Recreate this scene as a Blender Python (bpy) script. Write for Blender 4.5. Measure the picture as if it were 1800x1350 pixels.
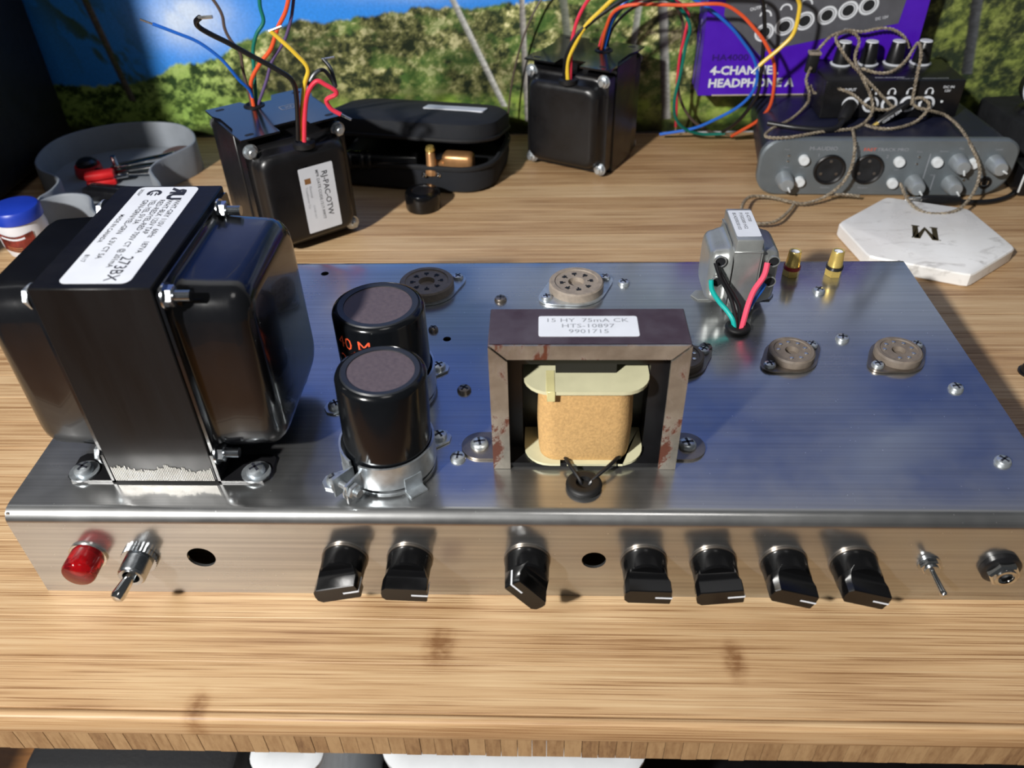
import bpy, bmesh, math, random
import numpy as np
from mathutils import Vector, Matrix
random.seed(7)
for _o in list(bpy.data.objects): bpy.data.objects.remove(_o, do_unlink=True)
SC = bpy.context.scene
COL = SC.collection
# ------------------------------------------------------------------ camera
cam_d = bpy.data.cameras.new('camera'); cam = bpy.data.objects.new('camera', cam_d); COL.objects.link(cam)
CR, CU, CF = Vector((0.99936377, 0.02825637, -0.02176328)), Vector((-0.00078016, 0.62736968, 0.77872118)), Vector((-0.03565746, 0.77820875, -0.62699257))
cam.matrix_world = Matrix(((CR.x, CU.x, -CF.x, 0.22121), (CR.y, CU.y, -CF.y, -0.22084), (CR.z, CU.z, -CF.z, 0.29726), (0, 0, 0, 1)))
cam_d.sensor_width = 36.0; cam_d.lens = 1432.84 / 1800 * 36
cam_d.clip_start = 0.01; cam_d.clip_end = 20
cam_d.dof.use_dof = True; cam_d.dof.focus_distance = 0.40; cam_d.dof.aperture_fstop = 12.0
SC.camera = cam
# ------------------------------------------------------------------ light
SC.view_settings.view_transform = 'Standard'; SC.view_settings.look = 'None'
SC.view_settings.gamma = 1.0; SC.view_settings.use_curve_mapping = False
SC.view_settings.exposure = 0.0
world = bpy.data.worlds.new('room_light'); SC.world = world; world.use_nodes = True
world.node_tree.nodes['Background'].inputs[0].default_value = (0.90, 0.95, 1.0, 1)
world.node_tree.nodes['Background'].inputs[1].default_value = 0.06
def lamp(name, loc, target, power, size, col, kind='AREA'):
    d = bpy.data.lights.new(name, kind); d.energy = power; d.color = col
    if kind == 'AREA': d.shape = 'DISK'; d.size = size
    else: d.shadow_soft_size = size
    o = bpy.data.objects.new(name, d); COL.objects.link(o); o.location = loc
    o.rotation_euler = (Vector(target) - Vector(loc)).to_track_quat('-Z', 'Y').to_euler()
    return o
lamp('desk_lamp_light', (-0.50, -0.85, 0.90), (0.15, 0.2, 0.0), 140.0, 0.038, (1.0, 0.975, 0.94), 'POINT')
lamp('overhead_fill', (0.5, -0.6, 1.9), (0.2, 0.2, 0.0), 2.0, 0.5, (1.0, 0.96, 0.92))  # weak fill added from overhead, no known fixture there
# ------------------------------------------------------------------ materials
def lin(c):
    if isinstance(c, str):
        c = [int(c[i:i + 2], 16) / 255 for i in (0, 2, 4)]
    return tuple((x / 12.92 if x <= 0.04045 else ((x + 0.055) / 1.055) ** 2.4) for x in c)
MATS = {}
def nn(nt, t, **kw):
    n = nt.nodes.new(t)
    for k, v in kw.items():
        if k == 'ins':
            for a, b in v.items(): n.inputs[a].default_value = b
        else: setattr(n, k, v)
    return n
def M(name, col, rough=0.5, metal=0.0, var=0.12, scale=60.0, bump=0.0, bscale=400.0, coat=0.0, trans=0.0, stretch=None, rvar=0.08, spec=0.5, col2=None, ior=1.5):
    """principled material, colour and gloss broken up by noise"""
    m = bpy.data.materials.new(name); m.use_nodes = True; nt = m.node_tree
    p = nt.nodes['Principled BSDF']; c = lin(col)
    tc = nn(nt, 'ShaderNodeTexCoord'); mp = nn(nt, 'ShaderNodeMapping')
    if stretch: mp.inputs['Scale'].default_value = stretch
    nt.links.new(tc.outputs['Object'], mp.inputs['Vector'])
    nz = nn(nt, 'ShaderNodeTexNoise', ins={'Scale': scale, 'Detail': 5.0, 'Roughness': 0.6})
    nt.links.new(mp.outputs[0], nz.inputs['Vector'])
    cr = nn(nt, 'ShaderNodeValToRGB')
    lo = tuple(x * (1 - var) for x in c); hi = tuple(min(1, x * (1 + var)) for x in c)
    if col2: lo = lin(col2)
    cr.color_ramp.elements[0].color = (*lo, 1); cr.color_ramp.elements[1].color = (*hi, 1)
    cr.color_ramp.elements[0].position = 0.35; cr.color_ramp.elements[1].position = 0.65
    nt.links.new(nz.outputs['Fac'], cr.inputs[0]); nt.links.new(cr.outputs[0], p.inputs['Base Color'])
    mr = nn(nt, 'ShaderNodeMapRange', ins={'From Min': 0.3, 'From Max': 0.7, 'To Min': max(0.02, rough - rvar), 'To Max': min(1, rough + rvar)})
    nt.links.new(nz.outputs['Fac'], mr.inputs[0]); nt.links.new(mr.outputs[0], p.inputs['Roughness'])
    p.inputs['Metallic'].default_value = metal; p.inputs['Specular IOR Level'].default_value = spec
    p.inputs['Coat Weight'].default_value = coat; p.inputs['Transmission Weight'].default_value = trans; p.inputs['IOR'].default_value = ior
    if bump:
        n2 = nn(nt, 'ShaderNodeTexNoise', ins={'Scale': bscale, 'Detail': 3.0})
        nt.links.new(mp.outputs[0], n2.inputs['Vector'])
        b = nn(nt, 'ShaderNodeBump', ins={'Strength': bump, 'Distance': 0.0005})
        nt.links.new(n2.outputs['Fac'], b.inputs['Height']); nt.links.new(b.outputs[0], p.inputs['Normal'])
    MATS[name] = m
    return m
M('black_paint', '0b0b0d', 0.45, spec=0.3, var=0.2, bump=0.15, stretch=(1, 1, 0.15))
M('black_gloss', '101114', 0.2, var=0.1, rvar=0.05, coat=0.3)
M('black_satin', '141416', 0.33, var=0.15)
M('black_knob', '0c0c0d', 0.16, var=0.1, rvar=0.04)
M('black_matte', '101216', 0.7, var=0.2, bump=0.3)
M('black_fabric', '14171d', 0.85, var=0.25, bump=0.6, bscale=1500)
M('black_rubber', '0e0e0f', 0.55)
M('dark_cabinet', '0a0b0f', 0.6)
M('steel', 'b4b8bc', 0.22, 1.0, var=0.08)
M('zinc', 'c6cdd2', 0.34, 0.85, var=0.12, scale=200)
M('lamination', '85837f', 0.4, 0.7, var=0.2, scale=300)
M('dark_steel', '867e76', 0.34, 0.9, var=0.2)
M('chrome', 'd0d0ce', 0.1, 1.0, var=0.05, rvar=0.03)
M('gold', 'f0d27a', 0.26, 0.65, var=0.06, rvar=0.04)
M('copper', 'b98a5c', 0.35, 0.6)
M('tin', 'd8d8d4', 0.25, 1.0)
M('label_white', 'd9dde4', 0.45, var=0.03)
M('ink', '23252e', 0.6, var=0.1)
M('ink_grey', '8d9198', 0.6, var=0.1)
M('print_white', 'd6dae0', 0.5, var=0.03)
M('print_orange', 'd8512a', 0.5, var=0.05)
M('kraft', 'c09a64', 0.85, var=0.14, scale=900, bump=0.3, bscale=1500)
M('bobbin', 'c9c6a4', 0.4, var=0.06)
M('tape', 'c9c28e', 0.2, var=0.1)
M('bakelite_brown', '6f655b', 0.55, var=0.15, scale=300, bump=0.2)
M('bakelite', '8c8175', 0.6, var=0.15, scale=300, bump=0.2)
M('cap_sleeve', '0d0f12', 0.16, var=0.1, rvar=0.04)
M('cap_rim', '22252a', 0.42, var=0.1)
M('fibre_disc', '544a50', 0.6, var=0.12, scale=500, bump=0.2)
M('silver_can', 'a3a6a4', 0.34, 0.6, var=0.1, scale=80)
M('lens_red', 'f02a38', 0.06, var=0.05, trans=0.92, rvar=0.03)
M('rca_red', '8e1420', 0.4); M('rca_black', '17171a', 0.4)
for n_, c_ in (('wire_red', 'd8344a'), ('wire_blue', '1f62c4'), ('wire_green', '0f6a5c'), ('wire_teal', '12a8a0'), ('wire_orange', 'e0572f'), ('wire_purple', '5b4a72'),
               ('wire_brown', '52443d'), ('wire_yellow', 'e3bf3a'), ('wire_black', '161618'), ('wire_grey', '3b4147'), ('wire_pink', 'e8506a')):
    M(n_, c_, 0.35, var=0.06)
M('braid', '8d8270', 0.45, var=0.3, scale=500, col2='5a5145')
M('purple_card', '4a14b0', 0.4, var=0.05)
M('purple_dark', '2b0a6c', 0.5, var=0.05)
M('card_grey', '53545a', 0.5, var=0.1)
M('card_edge', 'b9ab95', 0.8)
M('panel_grey', '6b7378', 0.4, 0.3, var=0.06)
M('interface_body', '1b1e33', 0.4, var=0.1)
M('knob_grey', '9aa1a6', 0.35, 0.4, var=0.06)
M('button_white', 'd5dadd', 0.45, var=0.03)
M('marble', 'f0f0ee', 0.3, var=0.01, scale=16, col2='e2e0dc')
M('brass_dark', '5f5032', 0.35, 0.8)
M('tray_grey', '7f858c', 0.6, var=0.06, bump=0.15, bscale=900)
M('jar_white', 'cfcfd3', 0.35, var=0.04)
M('lid_blue', '1d3aa8', 0.35, var=0.06)
M('jar_label', '7a2a20', 0.45, var=0.3, scale=150, col2='40150f')
M('red_plastic', 'c01f22', 0.35)
M('white_plastic', 'dfe4e8', 0.35, var=0.03)
M('white_wall', 'b9bcc0', 0.7)
M('floor_wood', '9a6a3c', 0.45, var=0.25, scale=12, stretch=(1, 12, 1))
M('leather', '4a3a36', 0.6)
def mat_aluminium():
    m = bpy.data.materials.new('aluminium'); m.use_nodes = True; nt = m.node_tree
    p = nt.nodes['Principled BSDF']; out = nt.nodes['Material Output']
    p2 = nn(nt, 'ShaderNodeBsdfPrincipled'); mix = nn(nt, 'ShaderNodeMixShader')
    tc = nn(nt, 'ShaderNodeTexCoord')
    mp = nn(nt, 'ShaderNodeMapping'); mp.inputs['Scale'].default_value = (6, 700, 700)
    nt.links.new(tc.outputs['Object'], mp.inputs[0])
    streak = nn(nt, 'ShaderNodeTexNoise', ins={'Scale': 1.0, 'Detail': 4.0}); nt.links.new(mp.outputs[0], streak.inputs['Vector'])
    blot = nn(nt, 'ShaderNodeTexNoise', ins={'Scale': 22.0, 'Detail': 6.0, 'Roughness': 0.65}); nt.links.new(tc.outputs['Object'], blot.inputs['Vector'])
    for q, r0, r1 in ((p, 0.13, 0.25), (p2, 0.45, 0.60)):
        q.inputs['Metallic'].default_value = 1.0 if q is p else 0.93
        cr = nn(nt, 'ShaderNodeValToRGB'); cr.color_ramp.elements[0].color = (0.45, 0.455, 0.455, 1); cr.color_ramp.elements[1].color = (0.56, 0.565, 0.56, 1)
        cr.color_ramp.elements[0].position = 0.3; cr.color_ramp.elements[1].position = 0.7
        nt.links.new(streak.outputs['Fac'], cr.inputs[0]); nt.links.new(cr.outputs[0], q.inputs['Base Color'])
        mr = nn(nt, 'ShaderNodeMapRange', ins={'From Min': 0.35, 'From Max': 0.65, 'To Min': r0, 'To Max': r1})
        nt.links.new(blot.outputs['Fac'], mr.inputs[0]); nt.links.new(mr.outputs[0], q.inputs['Roughness'])
    speck = nn(nt, 'ShaderNodeTexVoronoi', ins={'Scale': 330.0}); nt.links.new(tc.outputs['Object'], speck.inputs['Vector'])
    sm = nn(nt, 'ShaderNodeMapRange', ins={'From Min': 0.0, 'From Max': 0.12, 'To Min': 1.0, 'To Max': 0.0}); nt.links.new(speck.outputs['Distance'], sm.inputs[0])
    b = nn(nt, 'ShaderNodeBump', ins={'Strength': 0.02, 'Distance': 0.0003}); nt.links.new(streak.outputs['Fac'], b.inputs['Height'])
    nt.links.new(b.outputs[0], p2.inputs['Normal']); nt.links.new(b.outputs[0], p.inputs['Normal'])
    gate = nn(nt, 'ShaderNodeTexNoise', ins={'Scale': 150.0, 'Detail': 2.0}); nt.links.new(tc.outputs['Object'], gate.inputs['Vector'])
    gm = nn(nt, 'ShaderNodeMapRange', ins={'From Min': 0.58, 'From Max': 0.62}); nt.links.new(gate.outputs['Fac'], gm.inputs[0])
    dm = nn(nt, 'ShaderNodeMath', operation='MULTIPLY'); nt.links.new(sm.outputs[0], dm.inputs[0]); nt.links.new(gm.outputs[0], dm.inputs[1])
    fm = nn(nt, 'ShaderNodeMath', operation='MULTIPLY_ADD'); fm.inputs[1].default_value = 0.5; fm.inputs[2].default_value = 0.27; nt.links.new(dm.outputs[0], fm.inputs[0]); nt.links.new(fm.outputs[0], mix.inputs[0])
    nt.links.new(p.outputs[0], mix.inputs[1]); nt.links.new(p2.outputs[0], mix.inputs[2]); nt.links.new(mix.outputs[0], out.inputs[0])
    MATS['aluminium'] = m
mat_aluminium()
def mat_rusty():
    m = M('choke_steel', 'aaa499', 0.36, 0.7, var=0.25, scale=50); nt = m.node_tree; p = nt.nodes['Principled BSDF']
    old = p.inputs['Base Color'].links[0].from_socket
    tc = nn(nt, 'ShaderNodeTexCoord'); n1 = nn(nt, 'ShaderNodeTexNoise', ins={'Scale': 38.0, 'Detail': 8.0, 'Roughness': 0.75, 'Distortion': 1.2})
    nt.links.new(tc.outputs['Object'], n1.inputs['Vector'])
    mr = nn(nt, 'ShaderNodeMapRange', ins={'From Min': 0.53, 'From Max': 0.60}); nt.links.new(n1.outputs['Fac'], mr.inputs[0])
    mx = nn(nt, 'ShaderNodeMix', data_type='RGBA'); mx.inputs[7].default_value = (*lin('5a3326'), 1)
    nt.links.new(mr.outputs[0], mx.inputs[0]); nt.links.new(old, mx.inputs[6]); nt.links.new(mx.outputs[2], p.inputs['Base Color'])
    mm = nn(nt, 'ShaderNodeMapRange', ins={'From Min': 0.0, 'From Max': 1.0, 'To Min': 0.75, 'To Max': 0.0}); nt.links.new(mr.outputs[0], mm.inputs[0]); nt.links.new(mm.outputs[0], p.inputs['Metallic'])
mat_rusty()
def mat_marble():
    m = MATS['marble']; nt = m.node_tree; p = nt.nodes['Principled BSDF']; old = p.inputs['Base Color'].links[0].from_socket
    tc = nn(nt, 'ShaderNodeTexCoord'); mp = nn(nt, 'ShaderNodeMapping'); mp.inputs['Scale'].default_value = (22, 55, 30); mp.inputs['Rotation'].default_value = (0, 0, 0.35); nt.links.new(tc.outputs['Object'], mp.inputs[0])
    n1 = nn(nt, 'ShaderNodeTexNoise', ins={'Scale': 1.3, 'Detail': 6.0, 'Roughness': 0.6, 'Distortion': 1.6}); nt.links.new(mp.outputs[0], n1.inputs['Vector'])
    mr = nn(nt, 'ShaderNodeMapRange', ins={'From Min': 0.56, 'From Max': 0.72, 'To Min': 0.0, 'To Max': 0.75}); nt.links.new(n1.outputs['Fac'], mr.inputs[0])
    mx = nn(nt, 'ShaderNodeMix', data_type='RGBA'); mx.inputs[7].default_value = (*lin('a8a49f'), 1)
    nt.links.new(mr.outputs[0], mx.inputs[0]); nt.links.new(old, mx.inputs[6]); nt.links.new(mx.outputs[2], p.inputs['Base Color'])
mat_marble()
def mat_top_plate():
    m = M('choke_top', '50484e', 0.42, 0.3, var=0.2, scale=45, col2='45363a')
mat_top_plate()
def mat_bamboo(name, c_dark, c_mid, c_light, vec_scale, knots=(), line=0.20, rnd=0.12):
    m = bpy.data.materials.new(name); m.use_nodes = True; nt = m.node_tree; p = nt.nodes['Principled BSDF']
    geo = nn(nt, 'ShaderNodeNewGeometry'); oi = nn(nt, 'ShaderNodeObjectInfo')
    off = nn(nt, 'ShaderNodeVectorMath', operation='SCALE'); off.inputs[0].default_value = (13.0, 7.0, 5.0); nt.links.new(oi.outputs['Random'], off.inputs['Scale'])
    add = nn(nt, 'ShaderNodeVectorMath', operation='ADD'); nt.links.new(geo.outputs['Position'], add.inputs[0]); nt.links.new(off.outputs[0], add.inputs[1])
    def noise(s, detail, rough):
        mp = nn(nt, 'ShaderNodeMapping'); mp.inputs['Scale'].default_value = s; nt.links.new(add.outputs[0], mp.inputs[0])
        z = nn(nt, 'ShaderNodeTexNoise', ins={'Scale': 1.0, 'Detail': detail, 'Roughness': rough}); nt.links.new(mp.outputs[0], z.inputs['Vector']); return z
    a, b, c = vec_scale
    big = noise((a, b, c), 4.0, 0.6); fine = noise((a * 1.6, b * 4.0, c * 4.0), 4.0, 0.75); blot = noise((14, 30, 30), 3.0, 0.5)
    s1 = nn(nt, 'ShaderNodeMath', operation='MULTIPLY'); s1.inputs[1].default_value = 0.45; nt.links.new(big.outputs['Fac'], s1.inputs[0])
    s2 = nn(nt, 'ShaderNodeMath', operation='MULTIPLY_ADD'); s2.inputs[1].default_value = 0.45; nt.links.new(fine.outputs['Fac'], s2.inputs[0]); nt.links.new(s1.outputs[0], s2.inputs[2])
    s3 = nn(nt, 'ShaderNodeMath', operation='MULTIPLY_ADD'); s3.inputs[1].default_value = rnd; nt.links.new(oi.outputs['Random'], s3.inputs[0]); nt.links.new(s2.outputs[0], s3.inputs[2])
    s4 = nn(nt, 'ShaderNodeMath', operation='MULTIPLY_ADD'); s4.inputs[1].default_value = 0.16; nt.links.new(blot.outputs['Fac'], s4.inputs[0]); nt.links.new(s3.outputs[0], s4.inputs[2])
    last = s4
    for (kx, ky, rx, ry) in knots:          # growth rings of the cane
        sub = nn(nt, 'ShaderNodeVectorMath', operation='SUBTRACT'); sub.inputs[1].default_value = (kx, ky, 0); nt.links.new(geo.outputs['Position'], sub.inputs[0])
        mul = nn(nt, 'ShaderNodeVectorMath', operation='MULTIPLY'); mul.inputs[1].default_value = (1 / rx, 1 / ry, 0); nt.links.new(sub.outputs[0], mul.inputs[0])
        ln = nn(nt, 'ShaderNodeVectorMath', operation='LENGTH'); nt.links.new(mul.outputs[0], ln.inputs[0])
        mr = nn(nt, 'ShaderNodeMapRange', interpolation_type='SMOOTHSTEP', ins={'From Min': 0.0, 'From Max': 1.0, 'To Min': 1.0, 'To Max': 0.0}); nt.links.new(ln.outputs['Value'], mr.inputs[0])
        kn = nn(nt, 'ShaderNodeTexNoise', ins={'Scale': 330.0, 'Detail': 4.0}); nt.links.new(geo.outputs['Position'], kn.inputs['Vector'])
        kk = nn(nt, 'ShaderNodeMath', operation='MULTIPLY'); nt.links.new(mr.outputs[0], kk.inputs[0]); nt.links.new(kn.outputs['Fac'], kk.inputs[1])
        q = nn(nt, 'ShaderNodeMath', operation='MULTIPLY_ADD'); q.inputs[1].default_value = -0.32; nt.links.new(kk.outputs[0], q.inputs[0]); nt.links.new(last.outputs[0], q.inputs[2]); last = q
    lines = noise((a * 1.5, b * 4.2, c * 4.2), 2.0, 0.5)
    lm_ = nn(nt, 'ShaderNodeMapRange', ins={'From Min': 0.56, 'From Max': 0.68, 'To Min': 0.0, 'To Max': -line}); nt.links.new(lines.outputs['Fac'], lm_.inputs[0])
    la = nn(nt, 'ShaderNodeMath', operation='ADD'); nt.links.new(last.outputs[0], la.inputs[0]); nt.links.new(lm_.outputs[0], la.inputs[1]); last = la
    cr = nn(nt, 'ShaderNodeValToRGB'); e = cr.color_ramp.elements
    e[0].position = 0.40; e[0].color = (*lin(c_dark), 1); e[1].position = 0.76; e[1].color = (*lin(c_light), 1)
    x = e.new(0.56); x.color = (*lin(c_mid), 1)
    nt.links.new(last.outputs[0], cr.inputs[0]); nt.links.new(cr.outputs[0], p.inputs['Base Color'])
    p.inputs['Roughness'].default_value = 0.5
    bp = nn(nt, 'ShaderNodeBump', ins={'Strength': 0.12, 'Distance': 0.0004}); nt.links.new(fine.outputs['Fac'], bp.inputs['Height']); nt.links.new(bp.outputs[0], p.inputs['Normal'])
    MATS[name] = m
mat_bamboo('bamboo', '7d5836', 'b4926a', 'd0b58e', (8, 420, 420), ((0.179, -0.026, 0.010, 0.014), (0.300, -0.031, 0.007, 0.014), (0.086, -0.055, 0.007, 0.012)))
mat_bamboo('bamboo_end', '6a4f38', '8d6f4e', 'a58762', (420, 420, 40), line=0.0, rnd=0.22)
# ------------------------------------------------------------------ mesh builder
def orient(o, z, x=None):
    z = Vector(z).normalized()
    x = Vector(x) if x is not None else (Vector((1, 0, 0)) if abs(z.x) < 0.9 else Vector((0, 1, 0)))
    x = (x - z * x.dot(z)).normalized(); y = z.cross(x); o = Vector(o)
    return Matrix(((x.x, y.x, z.x, o.x), (x.y, y.y, z.y, o.y), (x.z, y.z, z.z, o.z), (0, 0, 0, 1)))
def T3(x, y, z): return Matrix.Translation((x, y, z))
def RZ(a): return Matrix.Rotation(math.radians(a), 4, 'Z')
def spline(pts, n=8, closed=False):
    P = [Vector(p) for p in pts]; out = []; L = len(P)
    for i in range(L if closed else L - 1):
        if closed: a, b, c, d = P[(i - 1) % L], P[i], P[(i + 1) % L], P[(i + 2) % L]
        else: a, b, c, d = P[max(i - 1, 0)], P[i], P[i + 1], P[min(i + 2, L - 1)]
        for k in range(n):
            t = k / n
            out.append(0.5 * ((2 * b) + (c - a) * t + (2 * a - 5 * b + 4 * c - d) * t * t + (3 * b - a - 3 * c + d) * t ** 3))
    if not closed: out.append(P[-1].copy())
    return out
def rrect(hx, hy, r, n=5):
    o = []
    for cx, cy, a0 in ((hx - r, hy - r, 0), (-hx + r, hy - r, 90), (-hx + r, -hy + r, 180), (hx - r, -hy + r, 270)):
        for k in range(n + 1):
            a = math.radians(a0 + 90 * k / n); o.append((cx + r * math.cos(a), cy + r * math.sin(a)))
    return o
FONT_CACHE = {}
def glyphs(s, bold):
    k = (s, bold)
    if k not in FONT_CACHE:
        c = bpy.data.curves.new('t', 'FONT'); c.body = s; c.size = 1.0; c.offset = bold; c.resolution_u = 2
        o = bpy.data.objects.new('t', c); COL.objects.link(o)
        me = bpy.data.meshes.new_from_object(o.evaluated_get(bpy.context.evaluated_depsgraph_get()))
        vs = [v.co.copy() for v in me.vertices]; fs = [tuple(p.vertices) for p in me.polygons]
        bpy.data.meshes.remove(me); bpy.data.objects.remove(o); bpy.data.curves.remove(c)
        FONT_CACHE[k] = (vs, fs)
    return FONT_CACHE[k]
class MB:
    def __init__(s): s.v = []; s.f = []; s.m = []; s.s = []
    def add(s, vs, fs, mi=0, smooth=False, mat=None):
        b = len(s.v)
        for v in vs:
            v = Vector(v); s.v.append(mat @ v if mat is not None else v)
        for f in fs: s.f.append([b + i for i in f]); s.m.append(mi); s.s.append(smooth)
        return s
    def box(s, x0, x1, y0, y1, z0, z1, mi=0, mat=None):
        vs = [(x, y, z) for x in (x0, x1) for y in (y0, y1) for z in (z0, z1)]
        return s.add(vs, [(0, 1, 3, 2), (4, 6, 7, 5), (0, 4, 5, 1), (2, 3, 7, 6), (0, 2, 6, 4), (1, 5, 7, 3)], mi, False, mat)
    def rbox(s, x0, x1, y0, y1, z0, z1, r, mi=0, seg=2, mat=None):
        bm = bmesh.new(); bmesh.ops.create_cube(bm, size=1.0)
        for v in bm.verts: v.co = Vector(((x0 + x1) / 2 + v.co.x * (x1 - x0), (y0 + y1) / 2 + v.co.y * (y1 - y0), (z0 + z1) / 2 + v.co.z * (z1 - z0)))
        bmesh.ops.bevel(bm, geom=list(bm.edges), offset=r, segments=seg, profile=0.5, affect='EDGES')
        bm.verts.ensure_lookup_table(); bm.verts.index_update()
        s.add([v.co.copy() for v in bm.verts], [[v.index for v in f.verts] for f in bm.faces], mi, True, mat); bm.free(); return s
    def loft(s, rings, mi=0, smooth=True, cap0=True, cap1=True, mat=None):
        n = len(rings[0]); vs = [p for r in rings for p in r]; fs = []
        for i in range(len(rings) - 1):
            for k in range(n):
                fs.append((i * n + k, i * n + (k + 1) % n, (i + 1) * n + (k + 1) % n, (i + 1) * n + k))
        if cap0: fs.append(tuple(range(n))[::-1])
        if cap1: fs.append(tuple(range((len(rings) - 1) * n, len(rings) * n)))
        return s.add(vs, fs, mi, smooth, mat)
    def lathe(s, prof, n=24, mi=0, mat=None, smooth=True, cap0=True, cap1=True):
        rings = [[(r * math.cos(2 * math.pi * k / n), r * math.sin(2 * math.pi * k / n), h) for k in range(n)] for r, h in prof]
        return s.loft(rings, mi, smooth, cap0, cap1, mat)
    def cyl(s, p0, p1, r0, r1=None, n=20, mi=0, smooth=True):
        p0, p1 = Vector(p0), Vector(p1); L = (p1 - p0).length
        return s.lathe([(r0, 0), (r0 if r1 is None else r1, L)], n, mi, orient(p0, p1 - p0), smooth)
    def prism(s, poly, z0, z1, mi=0, mat=None, smooth=False):
        return s.loft([[(x, y, z0) for x, y in poly], [(x, y, z1) for x, y in poly]], mi, smooth, True, True, mat)
    def flat(s, poly, z=0.0, mi=0, mat=None):
        return s.add([(x, y, z) for x, y in poly], [tuple(range(len(poly)))], mi, False, mat)
    def annulus(s, r0, r1, z=0.0, mi=0, mat=None, n=24, a0=0, a1=360):
        k = n + 1; vs = []; full = (a1 - a0) >= 360
        for i in range(k):
            a = math.radians(a0 + (a1 - a0) * i / n); vs += [(r0 * math.cos(a), r0 * math.sin(a), z), (r1 * math.cos(a), r1 * math.sin(a), z)]
        return s.add(vs, [(2 * i, 2 * i + 1, 2 * i + 3, 2 * i + 2) for i in range(n)], mi, False, mat)
    def tube(s, pts, r, n=8, mi=0, sub=6, closed=False, rfun=None):
        P = spline(pts, sub, closed) if sub > 1 else [Vector(p) for p in pts]
        L = len(P); t0 = (P[1] - P[0]).normalized(); x = orient((0, 0, 0), t0).col[0].to_3d(); rings = []
        for i in range(L):
            t = (P[(i + 1) % L] - P[i - 1]) if closed else (P[min(i + 1, L - 1)] - P[max(i - 1, 0)])
            if t.length < 1e-9: t = t0
            t.normalize(); x = (x - t * x.dot(t)); x.normalize(); y = t.cross(x); t0 = t
            rr = r if rfun is None else rfun(i / (L - 1))
            rings.append([P[i] + (x * math.cos(2 * math.pi * k / n) + y * math.sin(2 * math.pi * k / n)) * rr for k in range(n)])
        if closed: rings.append(rings[0])
        return s.loft(rings, mi, True, not closed, not closed)
    def twist(s, pts, r, off, pitch, strands=2, n=6, mi=0):
        P = spline(pts, 10); d = [0.0]
        for i in range(1, len(P)): d.append(d[-1] + (P[i] - P[i - 1]).length)
        N = max(12, int(d[-1] / pitch * 8)); Q = []; j = 0
        for i in range(N + 1):
            t = d[-1] * i / N
            while j < len(d) - 2 and d[j + 1] < t: j += 1
            f = (t - d[j]) / max(1e-9, d[j + 1] - d[j]); Q.append(P[j].lerp(P[j + 1], min(1, f)))
        x = orient((0, 0, 0), Q[1] - Q[0]).col[0].to_3d(); fr = []
        for i in range(N + 1):
            t = (Q[min(i + 1, N)] - Q[max(i - 1, 0)]).normalized(); x = (x - t * x.dot(t)).normalized(); fr.append((x.copy(), t.cross(x)))
        for k in range(strands):
            path = []
            for i in range(N + 1):
                a = 2 * math.pi * (d[-1] * i / N / pitch + k / strands); path.append(Q[i] + (fr[i][0] * math.cos(a) + fr[i][1] * math.sin(a)) * off)
            s.tube(path, r, n, mi, 1)
        return s
    def text(s, body, size, mat, mi=1, align='L', bold=0.0, wide=1.0, fn=None):
        vs, fs = glyphs(body, bold)
        if not vs: return s
        x0 = min(v.x for v in vs); x1 = max(v.x for v in vs); dx = {'L': -x0, 'C': -(x0 + x1) / 2, 'R': -x1}[align]
        vv = [Vector(((v.x + dx) * size * wide, v.y * size, 0)) for v in vs]
        if fn: vv = [fn(v) for v in vv]
        return s.add(vv, fs, mi, False, mat)
    def screw(s, o, r=0.0032, h=0.0018, ax=(0, 0, 1), rot=20, mi=0, mi2=1, washer=0.0):
        m = orient(o, ax)
        z = 0.0
        if washer: s.lathe([(washer, 0), (washer, 0.0008), (washer * 0.5, 0.0009)], 20, mi, m); z = 0.0008
        s.lathe([(r, z), (r, z + h * 0.35), (r * 0.85, z + h * 0.75), (r * 0.5, z + h * 0.97), (r * 0.12, z + h)], 18, mi, m)
        for a in (0, 90):
            s.box(-r * 0.62, r * 0.62, -r * 0.13, r * 0.13, z + h * 0.82, z + h * 1.03, mi2, m @ RZ(rot + a))
        return s
CTR = {}
def thing(name, loc, label, cat, group=None, rz=0.0, org=(0, 0, 0)):
    o = bpy.data.objects.new(name, None); COL.objects.link(o); o.empty_display_size = 0.02
    o.location = loc; o.rotation_euler = (0, 0, math.radians(rz)); CTR[o.name] = Vector(org)
    o['label'] = label; o['category'] = cat
    if group: o['group'] = group
    return o
def build(mb, name, mats, parent=None, label=None, cat=None, kind=None, group=None, sharp=38, loc=None, base=False):
    me = bpy.data.meshes.new(name)
    vs = mb.v
    c = Vector([(min(v[i] for v in vs) + max(v[i] for v in vs)) / 2 for i in range(3)])
    if base: c.z = min(v.z for v in vs)
    me.from_pydata([tuple(v - c) for v in vs], [], mb.f)
    for x in (mats if isinstance(mats, (list, tuple)) else [mats]): me.materials.append(MATS[x])
    me.polygons.foreach_set('material_index', mb.m); me.polygons.foreach_set('use_smooth', mb.s)
    me.update()
    bm = bmesh.new(); bm.from_mesh(me); bmesh.ops.recalc_face_normals(bm, faces=list(bm.faces)); bm.to_mesh(me); bm.free()
    me.set_sharp_from_angle(angle=math.radians(sharp))
    o = bpy.data.objects.new(name, me); COL.objects.link(o); CTR[o.name] = c
    if parent is not None: o.parent = parent; o.location = c - CTR[parent.name]
    else: o.location = c
    if label: o['label'] = label
    if cat: o['category'] = cat
    if kind: o['kind'] = kind
    if group: o['group'] = group
    return o
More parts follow.
